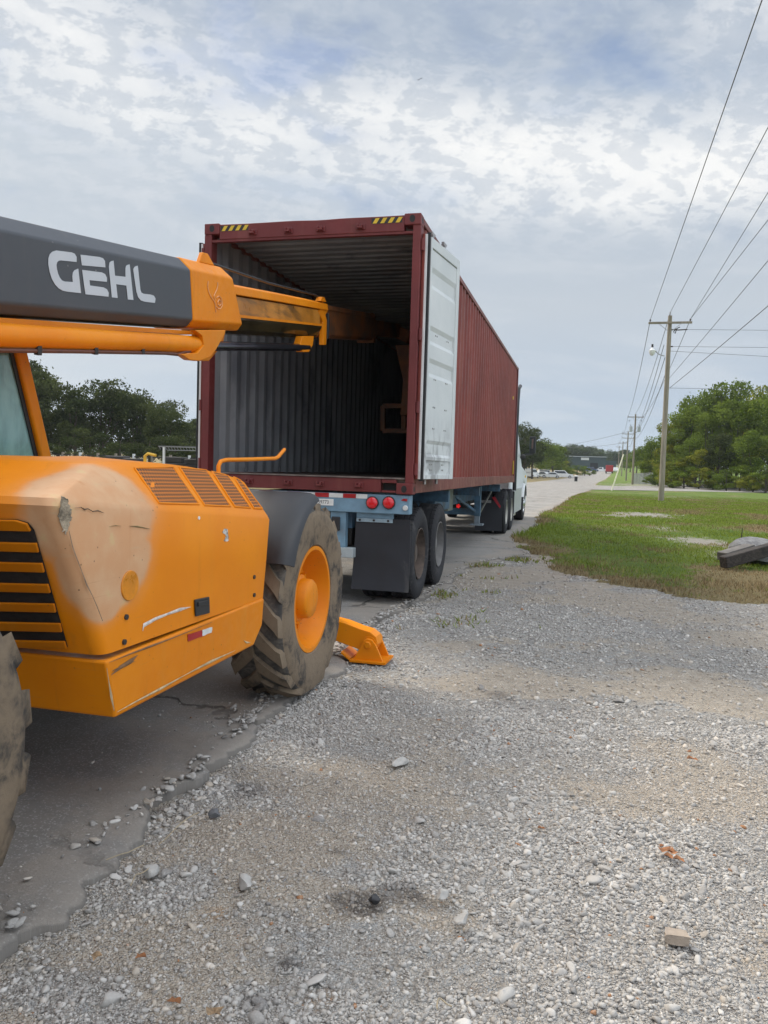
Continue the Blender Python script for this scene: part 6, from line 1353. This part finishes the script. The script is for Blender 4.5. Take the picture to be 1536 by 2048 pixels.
def car(x, y, heading, kind, colr, label, group=None, z=None, sc=1.0):
    z = float(gz(x, y)) if z is None else z; R = empty('parked_car', (x, y, z), label, 'car', group)
    L, H, W_ = {'sedan': (4.8, 1.45, 1.8), 'suv': (4.9, 1.85, 1.95), 'van': (5.2, 2.1, 2.0), 'pickup': (5.6, 1.85, 1.95)}[kind]; L *= sc; h = L/2
    belt = H*.60
    body = [(-h, .35), (-h+.05, belt*.92), (-h+.5, belt), (h-1.3, belt), (h-.25, belt*.86), (h, belt*.62), (h, .32), (h-.45, .28), (h-.55, .62), (h-.85, .74), (h-1.15, .62), (h-1.25, .26), (-h+1.25, .26), (-h+1.15, .62), (-h+.85, .74), (-h+.55, .62), (-h+.45, .28)]
    top = {'sedan': [(-h+.45, belt-.01), (-h+1.3, H), (h-2.3, H), (h-1.35, belt-.01)], 'suv': [(-h+.08, belt-.01), (-h+.35, H), (h-2.1, H), (h-1.35, belt-.01)], 'van': [(-h+.05, belt-.01), (-h+.12, H), (h-1.7, H), (h-.95, belt-.01)], 'pickup': [(-h+2.1, belt-.01), (-h+2.25, H), (h-2.1, H), (h-1.35, belt-.01)]}[kind]
    ch, sh = math.cos(heading), math.sin(heading); G = lambda l, w, zz: (x+l*ch-w*sh, y+l*sh+w*ch, z+zz)
    m = MB(); m.ring([[G(l*s, w*W_/2, zz) for l, zz in body] for w, s in ((-1, .985), (-.93, 1), (.93, 1), (1, .985))], True, True); b = m.build('body', colr, R, ang=40)
    m = MB(); m.ring([[G(l+i, w*W_/2*(1 if zz < H*.9 else .82), zz) for (l, zz), i in zip(top, (0, 0, 0, 0))] for w in (-.95, .95)], True, True); m.build('cabin', colr, R, smooth=False, bevel=.06)
    GL = CARGL
    for s in (-1, 1):
        (a0, b0), (a1, b1), (a2, b2), (a3, b3) = top; f = lambda l, zz: G(l, s*W_/2*(.955 if zz < H*.8 else .845), zz)
        m = MB(); m.add([f(a0+.28, belt+.06), f(a3-.28, belt+.06), f(a2-.05, H-.12), f(a1+.10, H-.12)], [(0, 1, 2, 3)]); m.build('side_window', GL, R, smooth=False)
        for l in (-h+.85, h-.85):
            m = MB(); m.cyl(G(l, s*(W_/2-.22), .33), G(l, s*(W_/2+.01), .33), .33, n=20); w = m.build('wheel', RUB, R); m = MB(); m.cyl(G(l, s*(W_/2+.012), .33), G(l, s*(W_/2+.02), .33), .2, n=14); m.build('rim', ALU, w)
    m = MB(); (a2, b2), (a3, b3) = top[2], top[3]; m.add([G(a3-.05, -W_*.40, belt+.05), G(a3-.05, W_*.40, belt+.05), G(a2+.10, W_*.36, H-.08), G(a2+.10, -W_*.36, H-.08)], [(0, 1, 2, 3)]); m.build('windscreen', GL, R, smooth=False)
    m = MB(); m.box(0, .001, 0, .001, 0, .001)
    return R
CARGL = simple('dark_car_glass', (.025, .03, .035), .12)
CW = simple('white_car_paint', (.70, .71, .71), .3, 0, .03, 1); CS = simple('silver_car_paint', (.48, .50, .51), .3, .2, .03, 1); CB = simple('blue_car_paint', (.03, .06, .13), .3, 0, .05, 1)
def carpx(u, v, Y, hd, kind, colr, label, sc=1.0): q = PY(u, v, Y); return car(q[0], Y, hd, kind, colr, label, z=float(gz(q[0], Y)), sc=sc)
carpx(1101, 956, 190, rad(184), 'sedan', CW, 'white sedan parked side on, foremost of the cars across the road')
carpx(1126, 953, 197, rad(4), 'suv', CW, 'white sport utility parked at the right end of the row of cars')
carpx(1084, 954, 198, rad(150), 'sedan', CS, 'silver white hatchback between the sedan and the van')
carpx(1063, 953, 185, rad(75), 'van', CW, 'white van parked nose away, nearest the truck')
carpx(1093, 952, 206, rad(20), 'suv', CW, 'white utility car half hidden behind the silver white hatchback')
carpx(1113, 951, 212, rad(176), 'sedan', CW, 'white car in the back row, roof showing over the foremost sedan')
carpx(1203, 937, 335, rad(170), 'pickup', CW, 'white pickup stopped in front of the far green building')
carpx(1184, 937, 330, rad(20), 'suv', CB, 'dark blue car beside the bushes at the far green building')
# red box lorry
q = PY(1219, 941, 300); z = float(gz(q[0], 300))
rt = empty('red_truck', (q[0], 300, z), 'red box truck standing on the road far away', 'truck'); w = 17/1565*300*.5*.78
RD = simple('red_lorry_paint', (.34, .02, .025), .4, 0, .06, 1)
m = MB(); m.box(q[0]-w, q[0]+w, 300, 305.5, z+.75, z+3.1); m.build('cargo_box', RD, rt, smooth=False, bevel=.05)
m = MB(); m.box(q[0]-w*.95, q[0]+w*.95, 305.6, 307.6, z+.6, z+2.6); m.build('cab', CW, rt, smooth=False, bevel=.15)
for s in (-1, 1):
    for yy in (301.0, 306.6): m = MB(); m.cyl((q[0]+s*(w-.35), yy, z+.48), (q[0]+s*(w-.02), yy, z+.48), .48, n=18); m.build('wheel', RUB, rt)
m = MB(); m.box(q[0]-w, q[0]+w, 299.9, 300.0, z+.6, z+.72); m.build('bumper', DARK, rt, smooth=False)
carpx(1231, 940, 320, rad(95), 'pickup', CW, 'white pickup parked just right of the red box truck')
# letter box
q = PY(1152, 957, 150); z = float(gz(q[0], 150)); mb = empty('mailbox', (q[0], 150, z), 'black letter box with a white lid across the road', 'mailbox')
m = MB(); m.box(q[0]-.28, q[0]+.28, 149.7, 150.3, z-.05, z+.85); m.build('post', BLACKP, mb, smooth=False, bevel=.05); m = MB(); m.box(q[0]-.38, q[0]+.38, 149.5, 150.5, z+.85, z+1.1); m.build('lid', WHITEP, mb, smooth=False, bevel=.12)
# chain link fence at the wood
fa, fb_ = PZ(1270, 965, .2), None; fa = PY(1268, 962, 138); fb_ = PY(1305, 962, 122)
fn_ = empty('chain_link_fence', (fa[0], fa[1], float(gz(fa[0], fa[1]))), 'grey chain link fence on the verge behind the poles', 'fence')
N_ = 6
for k in range(N_+1):
    p = fa+(fb_-fa)*k/N_; z = float(gz(p[0], p[1])); m = MB(); m.cyl((p[0], p[1], z-.1), (p[0], p[1], z+1.75), .045, n=8); m.build('post', GALV, fn_)
za, zb = float(gz(fa[0], fa[1])), float(gz(fb_[0], fb_[1]))
m = MB(); m.cyl((fa[0], fa[1], za+1.7), (fb_[0], fb_[1], zb+1.7), .03, n=6); m.build('rail', GALV, fn_)
m = MB(); d = fb_-fa; d[2] = 0; L = np.linalg.norm(d); d /= L; k = -1.7
while k < L:
    for s in (0, 1):
        a0, a1 = max(0, k), min(L, k+1.7); 
        if a1-a0 < .05: continue
        f0, f1 = (a0-k), (a1-k); z0, z1 = (f0, f1) if s == 0 else (1.7-f0, 1.7-f1)
        m.beam((fa[0]+d[0]*a0, fa[1]+d[1]*a0, za+z0), (fa[0]+d[0]*a1, fa[1]+d[1]*a1, za+z1), .012, .012)
    k += .16
m.build('mesh', GALV, fn_, smooth=False)

# ================================================================== the yard on the left, seen under the boom
YL_ = 46.0
def at(u, v, Y=YL_): return PY(u, v, Y)
sh = empty('open_shed', tuple(at(350, 915)[:2])+(0,), 'low open shed with a pale post and truss roof in the left yard', 'shed')
a, b = at(318, 893), at(450, 893); a2 = b
m = MB(); m.box(a[0], b[0], YL_-.06, YL_+.06, a[2]-.03, a[2]+.03); m.box(a[0], b[0], YL_+4.9, YL_+5.0, a[2]-.03, a[2]+.03); rf = m.build('roof_beam', GALV, sh, smooth=False)
m = MB(); n = 22
for k in range(n): x = a[0]+(b[0]-a[0])*k/n; m.beam((x, YL_, a[2]+.02), (x+.12, YL_, a[2]-.18), .025, .025, (0, 1, 0))
m.beam((a[0]+.6, YL_, a[2]-.22), (b[0], YL_, a[2]-.2), .04, .04, (0, 1, 0)); m.build('truss', GALV, sh, smooth=False)
m = MB(); m.slab([(a[0], YL_-.1, a[2]+.04), (b[0], YL_-.1, a[2]+.04), (b[0], YL_+5, a[2]+.10), (a[0], YL_+5, a[2]+.10)], (0, 0, .03)); m.build('roof', simple('dark_roof_sheet', (.10, .11, .11), .6, .1, .1, 2), sh, smooth=False)
for u in (328, 440): p = at(u, 900); m = MB(); m.box(p[0]-.06, p[0]+.06, YL_-.06, YL_+.06, -.05, a[2]-.03); m.build('post', WHITEP, sh, smooth=False)
fe = empty('pipe_fence', tuple(at(100, 915)[:2])+(0,), 'weathered rail fence crossing the left yard below the trees', 'fence')
p, q = at(-60, 902), at(460, 905)
for zz in (1.75, 1.15): m = MB(); m.beam((p[0], YL_+6, zz), (q[0], YL_+6, zz), .08, .08); m.build('rail', DARK, fe, smooth=False)
for k in range(14): x = p[0]+(q[0]-p[0])*k/13; m = MB(); m.box(x-.06, x+.06, YL_+5.9, YL_+6.1, -.1, 1.95); m.build('post', WOOD if k % 3 else WHITEP, fe, smooth=False)
dg = empty('mini_excavator', tuple(at(300, 918)[:2])+(0,), 'small yellow excavator arm rising in the left yard', 'excavator'); YX = simple('yellow_machine_paint', (.60, .36, .03), .5, 0, .1, 3)
m = MB(); m.tube([at(290, 925), at(290, 912), at(296, 907), at(312, 911)], .10, 6); m.build('arm', YX, dg); c = at(300, 922); m = MB(); m.box(c[0]-1.0, c[0]+.6, YL_-.6, YL_+.8, .55, 1.35); m.build('body', YX, dg, smooth=False, bevel=.08); m = MB(); m.box(c[0]-1.2, c[0]+.9, YL_-.9, YL_+1.1, .0, .5); m.build('track', RUB, dg, smooth=False, bevel=.15)
m = MB(); c = at(230, 915, 52); m.add([], []); 
for k in range(9):
    c = at(70+40*k+random.uniform(-8, 8), 913, 51); m = MB(); hgt_ = random.uniform(.9, 1.5); m.box(c[0]-1.1, c[0]+1.1, 50.4, 51.6, 0, hgt_*.95); m.box(c[0]-.8, c[0]+.7, 50.5, 51.5, hgt_*.95, hgt_*1.25); o = m.build('scrap_pile', DARK, None, loc=(c[0], 51, 0), smooth=False, bevel=.08); tag(o, 'dark heap of stored material below the trees in the left yard', 'scrap pile', 'dark heaps in the left yard')

# ================================================================== timbers and boulder at the right edge
def oldwood():
    def fn(N):
        p = N.obj(); n = N.noise(N.mapv(p, (1.2, 14, 14)), 2, 7, .65); return {'Base Color': N.mix(N.mp(n, .3, .7), (.016, .013, .012), (.06, .048, .04)), 'Roughness': .9, 'Normal': N.bump(n, .7, .015)}
    return material('old_dark_timber', fn)
OW = oldwood()
a, b = PY(1446, 1125, 13.5), PY(1570, 1090, 14.2); m = MB(); m.beam(a, b, .16, .19); o = m.build('railway_tie', OW, None, loc=tuple(a), smooth=False, bevel=.015); tag(o, 'long dark timber tilted up on the verge, nearer of two', 'timber')
a, b = PY(1444, 1113, 13.9), PY(1500, 1096, 14.4); m = MB(); m.beam(a, b, .20, .14); o = m.build('railway_tie', simple('grey_weathered_timber', (.13, .12, .11), .9, 0, .3, 4, .3), None, loc=tuple(a), smooth=False, bevel=.012); tag(o, 'short grey timber end behind the long dark timber', 'timber')
v, f = ico(4); c = PY(1512, 1103, 14.75); vv = v.copy()
for j in range(14): d = RNG.normal(size=3); d /= np.linalg.norm(d); t = vv@d; vv = vv-np.outer(np.maximum(t-RNG.uniform(.6, .9), 0), d)
vv = vv*(1+.07*(fbm(vv[:, 0]+vv[:, 2], vv[:, 1]+9, 5, 4, 2)-.5)[:, None]*2)*np.array([.46, .32, .27]); m = MB(); m.add(vv+c, [tuple(q) for q in f])
def rockm():
    def fn(N):
        p = N.obj(); n = N.noise(p, 4, 8, .7); k = N.noise(p, 11, 6, .75, .6); c = N.mix(N.mp(n, .3, .7), (.10, .10, .105), (.27, .27, .265)); c = N.mix(N.mp(k, .56, .64, 0, .7), c, (.06, .06, .065)); return {'Base Color': c, 'Roughness': .9, 'Normal': N.bump(N.math('ADD', n, k), .8, .03)}
    return material('pitted_grey_rock', fn)
ROCK = rockm(); o = m.build('boulder', ROCK, None, loc=tuple(c), ang=50); tag(o, 'rough grey boulder lying behind the dark timber', 'boulder')
m = MB(); p = PZ(1482, 1090, 0); m.tube([PY(1482, 1092, 15), PY(1483, 1075, 15), PY(1485, 1056, 15)], [.012, .010, .006], 6); o = m.build('dead_stalk', OW, None, loc=tuple(PY(1482, 1092, 15))); tag(o, 'dry dark stalk standing beside the boulder', 'stalk')
# notable loose stones and dead leaves
def rock(u, v, r, sq, mt, name, label, cat='stone', seed=0, blocky=False):
    c = PZ(u, v, -.02); rg = np.random.default_rng(seed); vv, f = ico(3); vv = vv.copy()
    dirs = [np.array(d, float) for d in ((1, .1, 0), (-1, .05, 0), (0, 1, .1), (.1, -1, 0), (0, 0, 1), (0, .1, -1))] if blocky else [rg.normal(size=3) for _ in range(10)]
    for d in dirs: d /= np.linalg.norm(d); t = vv@d; vv = vv-np.outer(np.maximum(t-(.55 if blocky else rg.uniform(.5, .85)), 0), d)
    vv *= (1+rg.uniform(-.03, .03, (len(vv), 1))); a = rg.uniform(0, 6.28); R = np.array([[math.cos(a), -math.sin(a), 0], [math.sin(a), math.cos(a), 0], [0, 0, 1]])
    vv = (vv*np.array(sq)*r)@(R.T if not blocky else np.eye(3)); m = MB(); m.add(vv+c+np.array([0, 0, r*sq[2]*.45]), [tuple(q) for q in f]); o = m.build(name, mt, None, loc=tuple(c), ang=30); return tag(o, label, cat)
LST = simple('pale_limestone', (.38, .365, .34), .9, 0, .2, 14, .3); TAN = simple('tan_sandstone', (.33, .27, .215), .9, 0, .2, 12, .4); DST = simple('dark_slate_stone', (.12, .12, .125), .8, 0, .2, 12, .3)
rock(1352, 1880, .050, (1.25, .8, .55), TAN, 'tan_block', 'tan squared stone block lying in the grey gravel at lower right', seed=3, blocky=True)
rock(301, 1748, .034, (1, .9, .8), LST, 'pale_stone', 'pale stone beside the broken road edge', seed=4)
rock(488, 1773, .040, (1.2, .8, .7), LST, 'pale_stone', 'pale pointed stone between the two dark oil stains and the road', seed=5)
rock(802, 1528, .050, (1.4, .6, .45), LST, 'flat_stone', 'flat whitish stone in the middle of the yard', seed=6)
rock(430, 1632, .030, (1, .9, .75), DST, 'dark_stone', 'dark slate stone on the dirt near the road edge', seed=7)
rock(748, 1802, .022, (1, 1, .9), simple('oil_black_stone', (.02, .02, .022), .5), 'black_stone', 'oil blackened stone in the largest dark stain', seed=8)
rock(924, 1845, .030, (1.1, .9, .7), LST, 'pale_stone', 'pale stone right of the largest dark stain', seed=9)
rock(884, 1793, .026, (1.1, .9, .7), LST, 'pale_stone', 'small pale stone level with the largest dark stain', seed=10)
LEAF = simple('dead_orange_leaf', (.27, .115, .045), .8, 0, .5, 40); LEAF2 = simple('dead_tan_leaf', (.27, .18, .10), .8, 0, .5, 40)
def leaf(u, v, r, mt, label, group=None, seed=1):
    rg = np.random.default_rng(seed); c = PZ(u, v, .0); m = MB(); n = 11; a0 = rg.uniform(0, 6.28); ringp = []
    for k in range(n): t = 6.283*k/n; q = r*(.55+.45*abs(math.cos(t*2.5)))*(1.2 if k == 0 else 1); ringp.append((q*math.cos(t+a0), q*.75*math.sin(t+a0), .25*q*math.sin(3*t+a0)+.012))
    m.add([c+np.array(p) for p in ringp]+[c+np.array([0, 0, .006])], [(k, (k+1) % n, n) for k in range(n)]); o = m.build('dead_leaf', mt, None, loc=tuple(c), recalc=False); tag(o, label, 'leaf', group)
for k, (u, v, r) in enumerate(((1330, 1704, .030), (1345, 1708, .026), (1358, 1722, .024), (1338, 1716, .022), (1322, 1696, .014))): leaf(u, v, r, LEAF, 'orange dead leaf in the cluster on the grey gravel at right', 'orange leaves in one cluster', 11+k)
for k, (u, v, r) in enumerate(((1384, 1520, .030), (1378, 1506, .018))): leaf(u, v, r, LEAF, 'orange dead leaf further back on the gravel at right', 'orange leaves further back', 31+k)
leaf(1082, 1660, .016, LEAF, 'small orange dead leaf alone near the middle of the gravel', None, 41); leaf(192, 1918, .022, LEAF2, 'tan dead leaf in the gravel near the road edge', None, 42); leaf(282, 1918, .018, LEAF, 'rusty leaf among stones at lower left', None, 43); leaf(428, 2030, .026, LEAF2, 'brown leaf at the bottom edge of the gravel', None, 44); leaf(350, 2008, .020, LEAF, 'curled rust leaf at the bottom left in the gravel', None, 45)
STR = simple('dry_straw', (.33, .27, .18), .8, 0, .15, 9)
for k, pts_ in enumerate(([(212, 1720), (250, 1706), (290, 1692)], [(310, 1690), (352, 1660), (398, 1625)], [(868, 2012), (885, 2006), (900, 2003)], [(262, 1770), (280, 1748), (293, 1733)])):
    q = [PZ(u, v, .012) for u, v in pts_]; m = MB(); q = [q[0]+(q[-1]-q[0])*t+np.array([.012*math.sin(5*t+k), .014*math.sin(7*t+2*k), .004*math.sin(4*t)]) for t in np.linspace(0, 1, 9)]; m.tube(q, .0022, 6); o = m.build('dry_stem', STR, None, loc=tuple(q[0])); tag(o, ['pale dry stem lying along the road edge', 'thin bent root lying on the dirt by the road edge', 'short straw at the bottom of the gravel', 'short stem beside the pale stone'][k], 'stem')
# two birds high in the sky
for k, (u, v) in enumerate(((837, 160), (842, 157))):
    c = C0+ray(u, v)/FPX*70; m = MB(); s = .11; m.add([c+np.array(p)*s*1.6 for p in ((-1, 0, .35), (-.15, .15, 0), (0, -.35, .0), (.15, .15, 0), (1, 0, .35), (0, .5, 0), (0, 0, -.12))], [(0, 1, 6, 2), (4, 2, 6, 3), (1, 5, 3, 6), (2, 1, 5, 3)])
    o = m.build('bird', GASK, None, loc=tuple(c), recalc=False); tag(o, ['small dark bird high in the clouds, left of a pair', 'small dark bird high in the clouds, right of a pair'][k], 'bird')
# ================================================================== the air over the far country
def haze():
    m = MB(); m.box(-2990, 2990, -290, 3190, -8, 130); 
    me = m.build('haze', [], None, smooth=False); mt = bpy.data.materials.new('pale_air'); mt.use_nodes = True; N = NT(mt.node_tree)
    o = N.node('ShaderNodeOutputMaterial'); v = N.node('ShaderNodeVolumePrincipled'); v.inputs['Color'].default_value = (.80, .88, .96, 1); v.inputs['Density'].default_value = .0002; v.inputs['Anisotropy'].default_value = .2
    N.t.links.new(v.outputs[0], o.inputs['Volume']); me.data.materials.append(mt); tag(me, 'pale blue air veiling the far trees and hills', 'haze', None, 'stuff')
haze()
